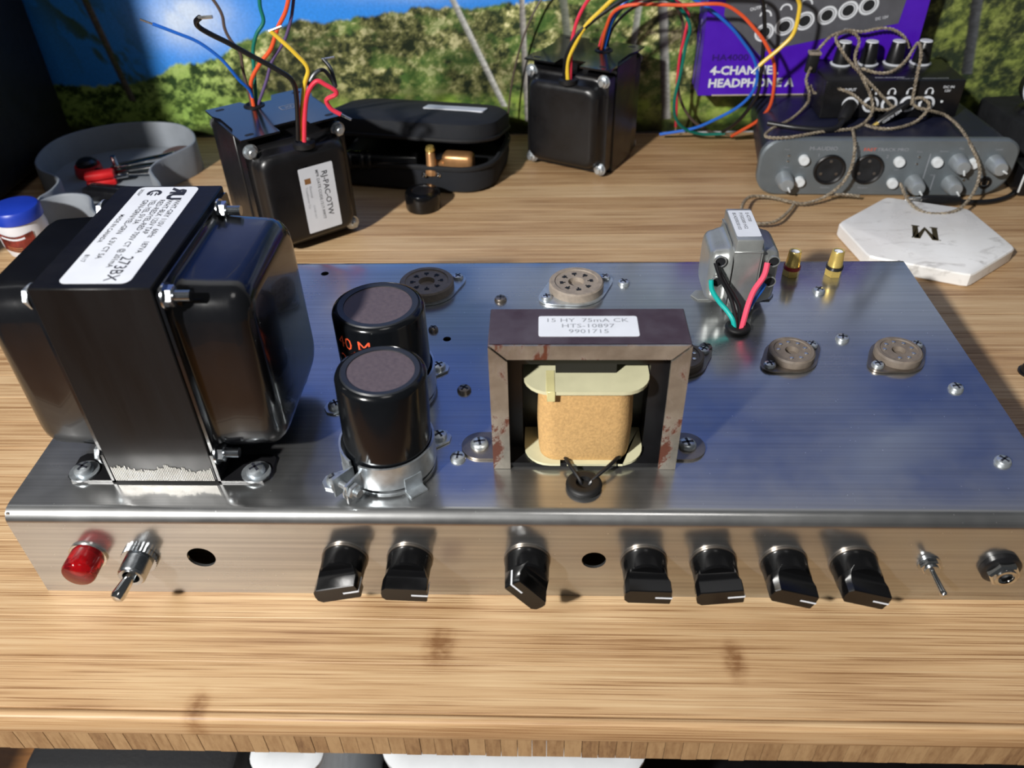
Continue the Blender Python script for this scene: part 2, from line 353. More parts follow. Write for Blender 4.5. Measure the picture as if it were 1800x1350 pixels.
PATHS = {
 'L_blue': [[.0158,.352,.0908],[.0173,.3475,.1029],[.0128,.343,.1123],[.0059,.3385,.1272],[-.0048,.334,.1397],[-.0163,.3295,.1472],[-.0283,.325,.1542]],
 'L_brown': [[.0142,.353,.0905],[.0132,.354,.1142],[.0134,.355,.1266],[.0084,.356,.135],[.0059,.357,.1422],[.0058,.358,.151],[.0019,.359,.1598],[-.005,.36,.1684]],
 'L_green': [[.0172,.354,.0901],[.0201,.355,.1118],[.0226,.356,.128],[.027,.357,.1382],[.0331,.358,.1459],[.0326,.359,.1557],[.0342,.36,.1661]],
 'L_orange': [[.0165,.35,.0916],[.0184,.3493,.1078],[.0274,.3486,.1207],[.0377,.3479,.131],[.0452,.3471,.1443],[.0523,.3464,.154],[.0564,.3457,.1622],[.0604,.345,.1725]],
 'L_purple': [[.0183,.353,.0905],[.0284,.3525,.1078],[.0354,.352,.1215],[.0465,.3515,.1347],[.054,.351,.1485],[.0584,.3505,.161],[.0609,.35,.1697]],
 'L_black': [[.0577,.305,.0844],[.0631,.3011,.1126],[.0637,.2972,.1259],[.0569,.2933,.1343],[.0425,.2894,.1449],[.0323,.2856,.1532],[.0246,.2817,.1593],[.0204,.2778,.1643],[.0211,.2739,.1685],[.0253,.27,.1716]],
 'L_yellow': [[.0594,.307,.0835],[.0617,.3058,.0965],[.0686,.3047,.1204],[.0731,.3035,.1315],[.0678,.3023,.1407],[.0593,.3012,.1507],[.055,.3,.1557]],
 'L_black2': [[.0602,.308,.0831],[.0646,.3107,.1038],[.068,.3135,.1159],[.073,.3163,.1238],[.0787,.319,.1257],[.0823,.3218,.1193],[.0838,.3245,.1131],[.0818,.3273,.1231],[.077,.33,.1292]],
 'L_red': [[.062,.304,.0835],[.0656,.3047,.1019],[.0698,.3053,.1154],[.0765,.306,.1228],[.0819,.3067,.1203],[.0877,.3073,.116],[.0868,.308,.1132],[.0804,.3087,.1097],[.0823,.3093,.1037],[.088,.31,.0996]],
 'R_yellow': [[.242,.43,.0797],[.2417,.43,.0945],[.2475,.43,.108],[.2549,.43,.1207],[.2651,.43,.1307],[.2793,.43,.1423],[.315,.43,.1608],[.3639,.43,.16],[.402,.435,.147],[.4132,.44,.134],[.4155,.44,.1263],[.4144,.44,.1104],[.4071,.44,.1004],[.3959,.44,.0899],[.3921,.44,.086]],
 'R_black': [[.2394,.431,.0794],[.2403,.43,.0976],[.2474,.43,.1126],[.2591,.43,.1235],[.2694,.43,.1306],[.2824,.43,.1383],[.3166,.435,.1502],[.3634,.44,.1484],[.3863,.45,.1359],[.3948,.455,.1145],[.3968,.455,.0979],[.3983,.455,.0807],[.3989,.455,.0607],[.3957,.46,.0466],[.3893,.47,.0298],[.3813,.485,.0149]],
 'R_red': [[.2439,.432,.079],[.2443,.4336,.1011],[.2458,.4352,.1133],[.2494,.4368,.1251],[.2564,.4384,.1367],[.267,.44,.148]],
 'R_orange': [[.27,.475,.0902],[.273,.47,.1075],[.2787,.465,.1216],[.2934,.46,.1276],[.33,.455,.1279],[.3464,.45,.1297],[.3612,.45,.1287],[.3743,.45,.1219],[.3859,.45,.1118],[.3961,.45,.1011],[.4058,.45,.0857],[.4092,.45,.0691],[.4106,.455,.0493],[.4064,.465,.0335],[.3977,.48,.0187],[.392,.494,.0075]],
 'R_blue': [[.273,.478,.0892],[.2754,.475,.1017],[.2789,.47,.116],[.2918,.47,.1306],[.3172,.465,.1375],[.3409,.465,.129],[.3576,.465,.1191],[.3721,.465,.1079],[.3828,.465,.0969],[.3935,.465,.0839],[.3987,.465,.0688],[.3962,.465,.0553],[.3874,.47,.0421],[.3722,.48,.0281],[.3559,.49,.0163],[.329,.502,.0065]],
 'R_green': [[.2718,.482,.0899],[.2783,.482,.1085],[.293,.48,.126],[.3151,.48,.1308],[.3346,.48,.1169],[.3419,.48,.1042],[.3401,.48,.0914],[.3383,.48,.0694],[.3355,.48,.0459],[.339,.485,.0276],[.35,.49,.0153],[.3671,.495,.0089],[.3858,.495,.0093]],
 'R_red2': [[.2691,.484,.0884],[.2761,.484,.108],[.2936,.484,.1229],[.3208,.486,.1263],[.3394,.487,.1151],[.3397,.488,.0972],[.3377,.49,.0784],[.3382,.492,.0539],[.3407,.496,.0301],[.3429,.504,.013]],
 'R_brown': [[.2755,.487,.0875],[.2812,.488,.1047],[.2989,.49,.1192],[.3238,.49,.1232],[.3375,.492,.105],[.3389,.494,.0771],[.3396,.495,.0529],[.3458,.497,.0347],[.3566,.498,.0204],[.3725,.498,.0103],[.3835,.498,.0076]],
 'wall_wire': [[.2368,.512,.1365],[.2209,.511,.1196],[.2113,.51,.1029],[.2043,.509,.0862],[.198,.508,.065],[.1936,.507,.043],[.1911,.506,.0228]],
 'c_A': [[.4983,.424,.0573],[.4814,.424,.0717],[.4594,.425,.0903],[.4482,.425,.1018],[.444,.43,.1095],[.4545,.44,.1115],[.467,.445,.1032],[.4655,.44,.0907],[.4698,.424,.0797],[.4772,.422,.0685],[.481,.42,.058],[.4768,.415,.0509],[.4635,.4051,.0485],[.4407,.4,.0485],[.4089,.3885,.0485],[.3939,.3911,.0485],[.401,.4057,.0485],[.4224,.4277,.0485],[.4384,.4491,.052],[.437,.445,.0628],[.4342,.45,.0715],[.4378,.455,.0798]],
 'c_split_up': [[.4402,.462,.0856],[.4437,.465,.0899],[.4535,.47,.0989],[.4673,.475,.1017],[.4788,.475,.1006],[.4926,.475,.103],[.5032,.475,.102],[.5139,.475,.0958],[.5195,.475,.0873]],
 'c_B': [[.4399,.455,.0652],[.4432,.45,.0609],[.4522,.44,.0675],[.4549,.43,.0709],[.4649,.424,.068],[.4788,.422,.0587],[.493,.422,.0567],[.4996,.423,.0594]],
 'c_C': [[.5113,.423,.0602],[.5097,.424,.081],[.511,.43,.0957],[.5145,.445,.0992],[.5127,.447,.0987],[.5049,.44,.0884],[.4928,.432,.0829],[.4817,.432,.0822],[.4702,.435,.0848]],
 'c_E': [[.4745,.4142,.0485],[.482,.4058,.0485],[.4946,.4043,.0485],[.5137,.4154,.0485],[.5218,.418,.0556],[.5234,.42,.0616],[.5172,.423,.0655],[.5117,.424,.063],[.5149,.422,.0587],[.5248,.42,.0566],[.5437,.4277,.049],[.5445,.4017,.049],[.5453,.379,.0438],[.5509,.368,.031],[.5474,.358,.0192],[.5359,.345,.0127],[.5236,.338,.0103],[.5087,.338,.0099],[.5004,.345,.0116],[.4973,.358,.0145],[.4953,.368,.02]],
 'c_F': [[.4635,.4051,.0485],[.4586,.38,.0452],[.4576,.374,.0315],[.4533,.371,.0204],[.4455,.37,.0115],[.4364,.368,.0068],[.4238,.365,.005],[.4121,.368,.006],[.4019,.375,.0056],[.385,.372,.0077],[.3742,.352,.01],[.3726,.335,.0078],[.3817,.328,.0076],[.3959,.333,.0068],[.4099,.352,.0049],[.4179,.366,.005]],
 'c_tail': [[.4432,.372,.0086],[.4557,.374,.008],[.4696,.374,.0065]],
 'black_cable': [[.5273,.37,.0041],[.547,.369,.0021],[.5678,.37,-.0005],[.5874,.38,-.0008],[.6007,.4,-.0022],[.6082,.425,-.0015]],
 'O_green': [[.3088,.143,.0732],[.3097,.141,.0682],[.3134,.138,.0632],[.3175,.135,.0595],[.3204,.132,.0559],[.3216,.13,.0515]],
 'O_black': [[.31,.144,.0827],[.3128,.141,.0758],[.3164,.139,.0702],[.3197,.136,.0638],[.3216,.133,.0573],[.3225,.13,.0515]],
 'O_black2': [[.3118,.145,.0794],[.3158,.141,.073],[.3205,.138,.0666],[.3239,.135,.0599],[.3236,.131,.0508]],
 'O_red': [[.3362,.144,.0826],[.3348,.141,.0767],[.3304,.138,.0701],[.3279,.135,.0637],[.3263,.132,.0573],[.3252,.13,.0508]],
 'O_blue': [[.3368,.144,.0704],[.3347,.142,.0668],[.3314,.139,.0635],[.328,.136,.0574],[.3245,.131,.0508]],
}
# ------------------------------------------------------------------ setting
WALL_Y = 0.5235
def flat_struct(name, x0, x1, y0, y1, z0, z1, mat):
    return build(MB().box(x0, x1, y0, y1, z0, z1), name, mat, kind='structure')
flat_struct('wall_back', -1.6, 2.2, WALL_Y + 0.003, WALL_Y + 0.10, -0.75, 1.7, 'white_wall')
flat_struct('floor', -1.6, 2.2, -1.6, WALL_Y + 0.003, -0.77, -0.75, 'floor_wood')
# printed landscape poster: flat print, colours worked out per point of a fine grid
def vnoise(x, y, seed):
    rng = np.random.RandomState(seed); tab = rng.rand(256, 256)
    xi = np.floor(x).astype(int); yi = np.floor(y).astype(int); fx = x - xi; fy = y - yi
    fx = fx * fx * (3 - 2 * fx); fy = fy * fy * (3 - 2 * fy)
    g = lambda a, b: tab[a % 256, b % 256]
    return (g(xi, yi) * (1 - fx) + g(xi + 1, yi) * fx) * (1 - fy) + (g(xi, yi + 1) * (1 - fx) + g(xi + 1, yi + 1) * fx) * fy
def fbm(x, y, seed, o=5, rough=0.55):
    t = 0; a = 1; n = 0
    for i in range(o):
        t = t + a * vnoise(x * 2 ** i, y * 2 ** i, seed + i); n += a; a *= rough
    return t / n
def sstep(a, b, x):
    t = np.clip((x - a) / (b - a), 0, 1); return t * t * (3 - 2 * t)
def poster():
    xs = np.concatenate([np.linspace(-0.75, -0.26, 50, endpoint=False), np.arange(-0.26, 0.74, 0.0011), np.linspace(0.74, 1.25, 52)])
    zs = np.concatenate([np.arange(0.001, 0.135, 0.0011), np.linspace(0.136, 0.78, 110)])
    X, Z = np.meshgrid(xs, zs)
    C = lambda h: np.array(lin(h))
    mixc = lambda a, b, t: a * (1 - t[..., None]) + b * t[..., None]
    one = np.ones(X.shape + (3,))
    # sky and clouds
    sky = mixc(C('2f86e0') * one, C('0a449e') * one, sstep(0.10, 0.32, Z))
    cl = fbm(X * 9 + 3, Z * 16, 11, 6)
    cloud = sstep(0.56, 0.78, cl) * 0.8
    blob = np.exp(-(((X + 0.085) / 0.035) ** 2 + ((Z - 0.105) / 0.022) ** 2)) * 1.1 + np.exp(-(((X - 0.11) / 0.06) ** 2 + ((Z - 0.128) / 0.010) ** 2)) * 0.5
    cloud = np.clip(cloud * sstep(0.10, 0.2, Z) * (0.6 + 0.6 * sstep(0.1, 0.5, X)) + 0.7 * sstep(0.10, 0.45, X) * sstep(0.16, 0.22, Z) * sstep(0.37, 0.28, Z) + blob * (0.5 + 0.8 * fbm(X * 60, Z * 60, 5, 4)), 0, 0.92)
    col = mixc(sky, C('c9d6e8') * one, cloud)
    # hill with trees
    hx = [-0.8, -0.3, -0.2, -0.14, -0.115, -0.0904, -0.0692, -0.029, 0.008, 0.0483, 0.1328, 0.1767, 0.2252, 0.32, 0.5, 0.7, 1.3]
    hz = [0.05, 0.055, 0.05, 0.052, 0.066, 0.0685, 0.0739, 0.0928, 0.1017, 0.1048, 0.1114, 0.1122, 0.1169, 0.126, 0.165, 0.19, 0.2]
    H = np.interp(X, hx, hz) + (fbm(X * 90, Z * 20, 21, 4) - 0.5) * 0.010
    f1 = fbm(X * 130, Z * 150, 31, 5, 0.75); f2 = fbm(X * 40, Z * 60, 41, 4); f3 = fbm(X * 18, Z * 25, 51, 3)
    leaf = mixc(C('1f2a18') * one, C('80824e') * one, sstep(0.34, 0.66, f1))
    leaf = mixc(leaf, C('c6c092') * one, sstep(0.56, 0.70, f1) * sstep(0.02, 0.07, Z) * 0.85)
    leaf = mixc(leaf, C('4f7232') * one, sstep(0.5, 0.62, f2) * 0.45)
    leaf = leaf * (0.6 + 0.95 * sstep(0.3, 0.7, f3))[..., None]
    grass = mixc(C('43602a') * one, C('93b048') * one, sstep(0.35, 0.65, fbm(X * 60, Z * 90, 61, 5, 0.65)))
    low = sstep(0.042, 0.026, Z) * (0.55 + 0.45 * sstep(0.4, 0.6, f2))
    leaf = mixc(leaf, grass, low)
    left = sstep(-0.02, -0.09, X)
    leaf = mixc(leaf, mixc(C('1e3616') * one, C('97b65c') * one, sstep(0.36, 0.66, f1)), left * 0.8)
    right = sstep(0.36, 0.5, X)
    leaf = mixc(leaf, mixc(C('2b3528') * one, C('8d9a4c') * one, sstep(0.42, 0.72, f1 * 0.6 + f2 * 0.4)), right * 0.9)
    leaf = leaf * (1 - 0.9 * sstep(0.017, 0.006, Z + (f2 - 0.5) * 0.012))[..., None]
    col = mixc(col, leaf, sstep(0.0015, -0.0015, Z - H))
    # palm trunks
    def trunk(x0, z0, x1, z1, w, ca, cb):
        nonlocal col
        t = np.clip((Z - z0) / (z1 - z0), -9.0 if z0 > z1 else 0, 1); xc = x0 + (x1 - x0) * t
        ins = sstep(w, w * 0.6, np.abs(X - xc)) * ((Z > min(z0, z1)) if z0 < z1 else (Z > z1))
        sh = sstep(-w, w, (X - xc)); tc = mixc(C(ca) * one, C(cb) * one, sh) * (0.75 + 0.5 * vnoise(X * 300, Z * 700, 71))[..., None]
        col = mixc(col, tc, np.clip(ins, 0, 1))
    for a in ((0.1455, 0.118, 0.1875, 0.0255, 0.0034, '70706c', 'c9c9c4'), (0.2045, 0.1172, 0.2085, 0.012, 0.0030, '5d5a58', 'b2aea8'), (0.2397, 0.1166, 0.2475, 0.06, 0.0042, '4f5548', '7d7f74'),
              (0.3045, 0.1157, 0.2995, 0.05, 0.0034, '6d6f68', 'a9aba2'), (0.3237, 0.1154, 0.3365, 0.0125, 0.0050, '2c2c2a', '9c9c98'), (-0.172, 0.122, -0.158, 0.035, 0.0040, '3d3a34', '6b665a'),
              (0.585, 0.118, 0.597, 0.05, 0.0060, '2a2b2c', '55585c'), (0.545, 0.118, 0.541, 0.03, 0.004, '2d2a26', '4a463e')):
        trunk(*a)
    # fronds in the upper left corner
    fr = np.exp(-(((X + 0.185 + (Z - 0.11) * 0.6) / 0.028) ** 2)) * sstep(0.45, 0.6, fbm(X * 70 + Z * 30, Z * 40, 81, 4)) * sstep(0.03, 0.06, Z)
    col = mixc(col, C('3a5528') * one, np.clip(fr, 0, 0.9))
    for (px, pz, rr) in ((0.10, 0.30, 0.10), (0.24, 0.34, 0.12), (0.36, 0.29, 0.11)):
        d = np.hypot(X - px, (Z - pz) * 1.3); ang = np.arctan2(Z - pz, X - px)
        m = sstep(0.35, 0.6, np.abs(np.sin(ang * 4.5 + px * 30 + d * 12))) * sstep(rr, rr * 0.3, d) * 0.75
        col = mixc(col, C('45602c') * one, m)
    n0, n1 = X.shape; idx = np.arange(n0 * n1).reshape(n0, n1)
    q = np.stack([idx[:-1, :-1], idx[:-1, 1:], idx[1:, 1:], idx[1:, :-1]], -1).reshape(-1, 4)
    back = np.array([[-0.75, WALL_Y + 0.0012, 0.001], [1.25, WALL_Y + 0.0012, 0.001], [1.25, WALL_Y + 0.0012, 0.78], [-0.75, WALL_Y + 0.0012, 0.78]])
    co = np.concatenate([np.stack([X, np.full(X.shape, WALL_Y), Z], -1).reshape(-1, 3), back])
    nb = n0 * n1
    q = np.concatenate([q, [[nb + 3, nb + 2, nb + 1, nb]]])
    o0 = np.array([0.25, WALL_Y, 0.001]); co = co - o0
    me = bpy.data.meshes.new('landscape_poster'); me.vertices.add(len(co)); me.vertices.foreach_set('co', co.ravel())
    me.loops.add(q.size); me.polygons.add(len(q)); me.loops.foreach_set('vertex_index', q.ravel())
    me.polygons.foreach_set('loop_start', np.arange(0, q.size, 4)); me.polygons.foreach_set('loop_total', np.full(len(q), 4)); me.update(calc_edges=True); me.validate()
    at = me.color_attributes.new('print', 'FLOAT_COLOR', 'POINT')
    rgba = np.ones((len(co), 4)); rgba[:nb, :3] = np.clip(col, 0, 1).reshape(-1, 3); rgba[nb:, :3] = 0.7
    at.data.foreach_set('color', rgba.ravel())
    m = bpy.data.materials.new('poster_print'); m.use_nodes = True; nt = m.node_tree; p = nt.nodes['Principled BSDF']
    a = nn(nt, 'ShaderNodeVertexColor', layer_name='print'); nz = nn(nt, 'ShaderNodeTexNoise', ins={'Scale': 420.0, 'Detail': 4.0, 'Roughness': 0.7})
    tc = nn(nt, 'ShaderNodeTexCoord'); nt.links.new(tc.outputs['Object'], nz.inputs['Vector'])
    mr = nn(nt, 'ShaderNodeMapRange', ins={'From Min': 0.3, 'From Max': 0.7, 'To Min': 0.86, 'To Max': 1.14}); nt.links.new(nz.outputs['Fac'], mr.inputs[0])
    vm = nn(nt, 'ShaderNodeVectorMath', operation='SCALE'); nt.links.new(a.outputs['Color'], vm.inputs[0]); nt.links.new(mr.outputs[0], vm.inputs['Scale']); nt.links.new(vm.outputs[0], p.inputs['Base Color'])
    p.inputs['Roughness'].default_value = 0.45; p.inputs['Specular IOR Level'].default_value = 0.3
    me.materials.append(m)
    o = bpy.data.objects.new('landscape_poster', me); COL.objects.link(o); o.location = o0
    o['label'] = 'large landscape photo poster of blue sky, palms and green hillside on back wall'; o['category'] = 'poster'
poster()
# ------------------------------------------------------------------ desk
desk = thing('desk', (0.25, 0.23, -0.75), 'bamboo desk with striped laminated top under the metal chassis', 'desk', org=(0.25, 0.23, -0.75))
DX0, DX1, DY0, DY1 = -0.55, 1.05, -0.0600, 0.5215
TL = 0.0125                                           # top layer thickness
rows = []
y = DY0 + 0.0045
front = MB().rbox(DX0, DX1, DY0, DY0 + 0.0044, -TL, 0.0, 0.0018, 0, 3)
build(front, 'edge_strip', 'bamboo', desk)
strip_mesh = None; k = 0
SW = 0.0212
while y < DY1 - 1e-4:
    w = min(SW, DY1 - y)
    dz = random.uniform(-0.00008, 0.0)
    o = build(MB().rbox(DX0, DX1, y, y + w - 0.00010, -TL, dz, 0.00016, 0, 1), 'bamboo_strip', 'bamboo', desk)
    y += w; k += 1
build(MB().box(DX0, DX1, DY0 + 0.02, DY1, -0.0262, -TL - 0.0002), 'core_board', 'bamboo_end', desk)
src = None; x = -0.16
while x < 0.60:
    w = random.choice((0.0058, 0.0062, 0.0066, 0.0070))
    o = build(MB().box(x, x + w - 0.00022, DY0 + 0.0008 + random.uniform(0, 0.00035), DY0 + 0.0198, -0.0262 + random.uniform(0, 0.0002), -TL - 0.0002), 'edge_block', 'bamboo_end', desk)
    x += w
for (x0, x1) in ((DX0, -0.16), (0.60, DX1)):
    build(MB().box(x0, x1, DY0 + 0.0012, DY0 + 0.0198, -0.0262, -TL - 0.0002), 'edge_board', 'bamboo_end', desk)
for (lx, ly) in ((-0.50, 0.0), (1.0, 0.0), (-0.50, 0.46), (1.0, 0.46)):
    build(MB().rbox(lx - 0.025, lx + 0.025, ly - 0.025, ly + 0.025, -0.75, -0.0265, 0.003), 'leg', 'black_satin', desk)
build(MB().rbox(-0.50, 1.0, 0.06, 0.10, -0.075, -0.0265, 0.003), 'crossbar', 'black_satin', desk)
# ------------------------------------------------------------------ amplifier chassis
W, D, T, t = 0.4318, 0.2036, 0.0508, 0.0013
amp = thing('amplifier_chassis', (W / 2, D / 2, 0), 'bare aluminium valve amplifier chassis carrying transformers, sockets and front knobs', 'amplifier', org=(W / 2, D / 2, 0))
def chassis():
    def prof(off, r):
        o = [(off, 0.0)]
        for k in range(7):
            a = math.radians(180 - 15 * k); o.append((off + r + r * math.cos(a), T - off - r + r * math.sin(a)))
        for k in range(7):
            a = math.radians(90 - 15 * k); o.append((D - off - r + r * math.cos(a), T - off - r + r * math.sin(a)))
        o.append((D - off, 0.0)); return o
    a, b = prof(0, 0.0056), prof(t, 0.0043)
    poly = a + b[::-1]
    mb = MB(); n = len(a)
    vs = [(x, p[0], p[1]) for x in (0, W) for p in poly]; L = len(poly); fs = []
    for i in range(L): fs.append((i, (i + 1) % L, L + (i + 1) % L, L + i))
    for e in (0, L):
        for i in range(n - 1): fs.append((e + i, e + i + 1, e + L - 2 - i, e + L - 1 - i))
    mb.add(vs, fs, 0, True)
    o = build(mb, 'chassis_shell', 'aluminium', amp, 'folded aluminium shell')
    c = CTR[o.name]
    cut = MB()
    for x, y, r in ((0.0947, 0.1879, 0.0023), (0.1724, 0.1222, 0.0021), (0.0868, 0.130, 0.0021)):
        cut.cyl((x, y, T - 0.006), (x, y, T + 0.006), r, n=16)
    for x, z, r in ((0.0762, 0.0240, 0.0061), (0.2434, 0.0243, 0.0051)):
        cut.cyl((x, -0.006, z), (x, 0.006, z), r, n=28)
    cm = bpy.data.meshes.new('cut'); cm.from_pydata([tuple(v - c) for v in cut.v], [], cut.f); cm.update()
    bm = bmesh.new(); bm.from_mesh(cm); bmesh.ops.recalc_face_normals(bm, faces=list(bm.faces)); bm.to_mesh(cm); bm.free()
    co = bpy.data.objects.new('cut', cm); COL.objects.link(co); co.parent = amp; co.location = o.location
    md = o.modifiers.new('b', 'BOOLEAN'); md.object = co; md.operation = 'DIFFERENCE'; md.solver = 'EXACT'
    bpy.context.view_layer.update()
    new = bpy.data.meshes.new_from_object(o.evaluated_get(bpy.context.evaluated_depsgraph_get()))
    o.modifiers.clear(); old = o.data; o.data = new; new.name = 'chassis_shell'; bpy.data.meshes.remove(old)
    new.set_sharp_from_angle(angle=math.radians(30))
    bpy.data.objects.remove(co); bpy.data.meshes.remove(cm)
    for x in (0.0006, W - 0.0019):
        build(MB().box(x, x + 0.0013, t, D - t, 0, T - t), 'side_panel', 'aluminium', amp)
        build(MB().box(x + (0.0013 if x < 0.1 else -0.012), x + (0.0133 if x < 0.1 else 0), t, D - t, 0, 0.0013), 'bottom_flange', 'aluminium', amp)
chassis()
# ---- power transformer
def bell(mb, m, hw, hh, depth, flange, rc, rf, mi=0, top=0.80):
    """pressed end cover: flange plate, then a dome of rounded rectangles, along local z"""
    mb.prism(rrect(hw, hh, 0.002, 2), 0, flange, mi, m)
    rings = []; w0, h0 = hw * 0.93, hh * 0.90
    for k in range(4):
        a = math.radians(90 * k / 3); g = 0.003 * (1 - math.sin(a)); rings.append([(x, y, flange + 0.003 * (1 - math.cos(a))) for x, y in rrect(w0 * top / 0.8 + g, h0 + g, rc + g)])
    zt = depth - rf
    rings.append([(x, y, flange + 0.003 + (zt - flange - 0.003) * 0.5) for x, y in rrect(w0 * top / 0.8 - 0.0004, h0 - 0.0004, rc)])
    for k in range(6):
        a = math.radians(90 * k / 5); g = rf * (1 - math.cos(a)); rings.append([(x, y, zt + rf * math.sin(a)) for x, y in rrect(w0 * top / 0.8 - 0.0008 - g, h0 - 0.0008 - g, max(0.002, rc - g * 0.6))])
    mb.loft(rings, mi, True, False, True, m)
def hexbolt(mb, o, ax, r, h, tip=0.0, tr=None, mi=0):
    m = orient(o, ax)
    mb.lathe([(r * 1.25, 0), (r * 1.25, 0.0007)], 20, mi, m)
    mb.lathe([(r, 0.0007), (r, h * 0.9), (r * 0.86, h)], 6, mi, m, smooth=False)
    if tip:
        tr = tr or r * 0.52; pr = [(tr, h * 0.9)]; z = h * 0.9
        while z < h + tip: pr += [(tr, z), (tr * 0.86, z + 0.0003), (tr, z + 0.0006)]; z += 0.0006
        mb.lathe(pr + [(tr * 0.7, z)], 14, mi, m)
PX0, PX1, PY0, PY1, PZ1 = 0.0403, 0.0849, 0.0180, 0.1005, 0.1475
pz0 = T + 0.0014
mb = MB().rbox(PX0, PX1, PY0, PY1, pz0, PZ1, 0.0005, 0, 1)
core = build(mb, 'power_transformer', ['black_paint'], amp, 'large black power transformer with printed white label on top')
# bare stripe of laminations at the foot
mb = MB(); nl = 58; fx = (PX1 - PX0 - 0.002) / nl
for k in range(nl):
    x = PX0 + 0.001 + k * fx
    mb.box(x, x + fx * 0.62, PY0 - 0.0003, PY0 + 0.001, pz0 + 0.0002, pz0 + 0.0062 + 0.0014 * math.sin(k * 0.21 + 1) + random.uniform(0, 0.0022))
build(mb, 'bare_laminations', ['lamination'], core, 'bare metal lamination edges')['kind'] = 'stuff'
yc, zc = (PY0 + PY1) / 2, (0.0560 + 0.1455) / 2; hw, hh = (PY1 - PY0) / 2 - 0.001, (0.1455 - 0.0560) / 2
for x, ax in ((PX1, 1), (PX0, -1)):
    mb = MB(); bell(mb, orient((x, yc, zc), (ax, 0, 0), (0, 1, 0)), hw, hh, 0.0295, 0.0016, 0.012, 0.008, top=0.76)
    build(mb, 'end_bell', 'black_gloss', core, 'glossy black pressed end cover')
for (yy, zz) in ((0.0232, 0.1412), (0.0868, 0.1425), (0.0222, 0.0647), (0.0950, 0.0647)):
    mb = MB(); hexbolt(mb, (PX1 + 0.0016, yy, zz), (1, 0, 0), 0.0040, 0.0036, 0.0052, 0.0021); build(mb, 'bolt', 'steel', core)
    mb = MB(); hexbolt(mb, (PX0 - 0.0016, yy, zz), (-1, 0, 0), 0.0040, 0.0030); build(mb, 'bolt', 'zinc', core)
for s, xf in ((1, PX1), (-1, PX0)):
    for yy in (0.0262, 0.0925):
        mb = MB(); poly = [(0, -0.0082), (0.019, -0.0082), (0.0212, -0.006), (0.0212, 0.006), (0.019, 0.0082), (0, 0.0082)]
        mb.prism([(xf + s * a, yy + b) for a, b in poly], T + 0.0001, T + 0.0013)
        mb.box(min(xf, xf + s * 0.0012), max(xf, xf + s * 0.0012), yy - 0.0082, yy + 0.0082, T + 0.0001, T + 0.016)
        build(mb, 'foot', 'black_satin', core)
        mb = MB().screw((xf + s * 0.0150, yy - 0.0032, T + 0.0013), 0.0040, 0.0030, washer=0.0062, rot=10 + 30 * s); build(mb, 'foot_screw', ['zinc', 'ink'], core)
mb = MB(); LZ = PZ1 + 0.00005
mb.prism([(0.0628 + a, 0.0601 + b) for a, b in rrect(0.0130, 0.0388, 0.0030, 5)], LZ - 0.00004, LZ + 0.0001)
def ptx(xu, yd, z=LZ + 0.00016):       # text frame: reads towards the front, letters' tops to the right
    return Matrix(((0, 1, 0, xu), (-1, 0, 0, yd), (0, 0, 1, z), (0, 0, 0, 1)))
for s_, xu, yd, sz in (('WHT-GRY 115V  60Hz   187VA', 0.0698, 0.0865, 0.0032), ('WHT-BLK 125V TAP', 0.0664, 0.0865, 0.0032), ('RED-RED/YEL-RED 700V CT @ 201mA', 0.0630, 0.0865, 0.0032), ('YEL-YEL 5V 3A', 0.0596, 0.0865, 0.0032),
                       ('GRN-GRN/YEL-GRN   6.3V CT 5A', 0.0562, 0.0865, 0.0032), ('MADE IN CANADA', 0.0516, 0.0735, 0.0026), ('8117', 0.0514, 0.0415, 0.0026), ('30206*', 0.0512, 0.0965, 0.0020)):
    mb.text(s_, sz, ptx(xu, yd), 1, 'L', 0.008, 1.03)
mb.text('273BX', 0.0066, ptx(0.0660, 0.0400), 1, 'L', 0.006, 0.95)
mb.text('R', 0.0085, ptx(0.0652, 0.0968) @ Matrix.Scale(-1, 4, (1, 0, 0)) @ T3(-0.0046, 0, 0), 1, 'L', 0.06); mb.text('U', 0.0085, ptx(0.0652, 0.0925), 1, 'L', 0.06)
m_ = ptx(0.0582, 0.0928); mb.annulus(0.0017, 0.0031, 0, 1, m_, 24, 50, 310); mb.box(-0.0006, 0.0022, -0.0012, -0.0006, 0, 0.00001, 1, m_); mb.box(-0.0006, 0.0022, 0.0006, 0.0012, 0, 0.00001, 1, m_)
build(mb, 'printed_label', ['label_white', 'ink'], core, 'white label with black lettering')
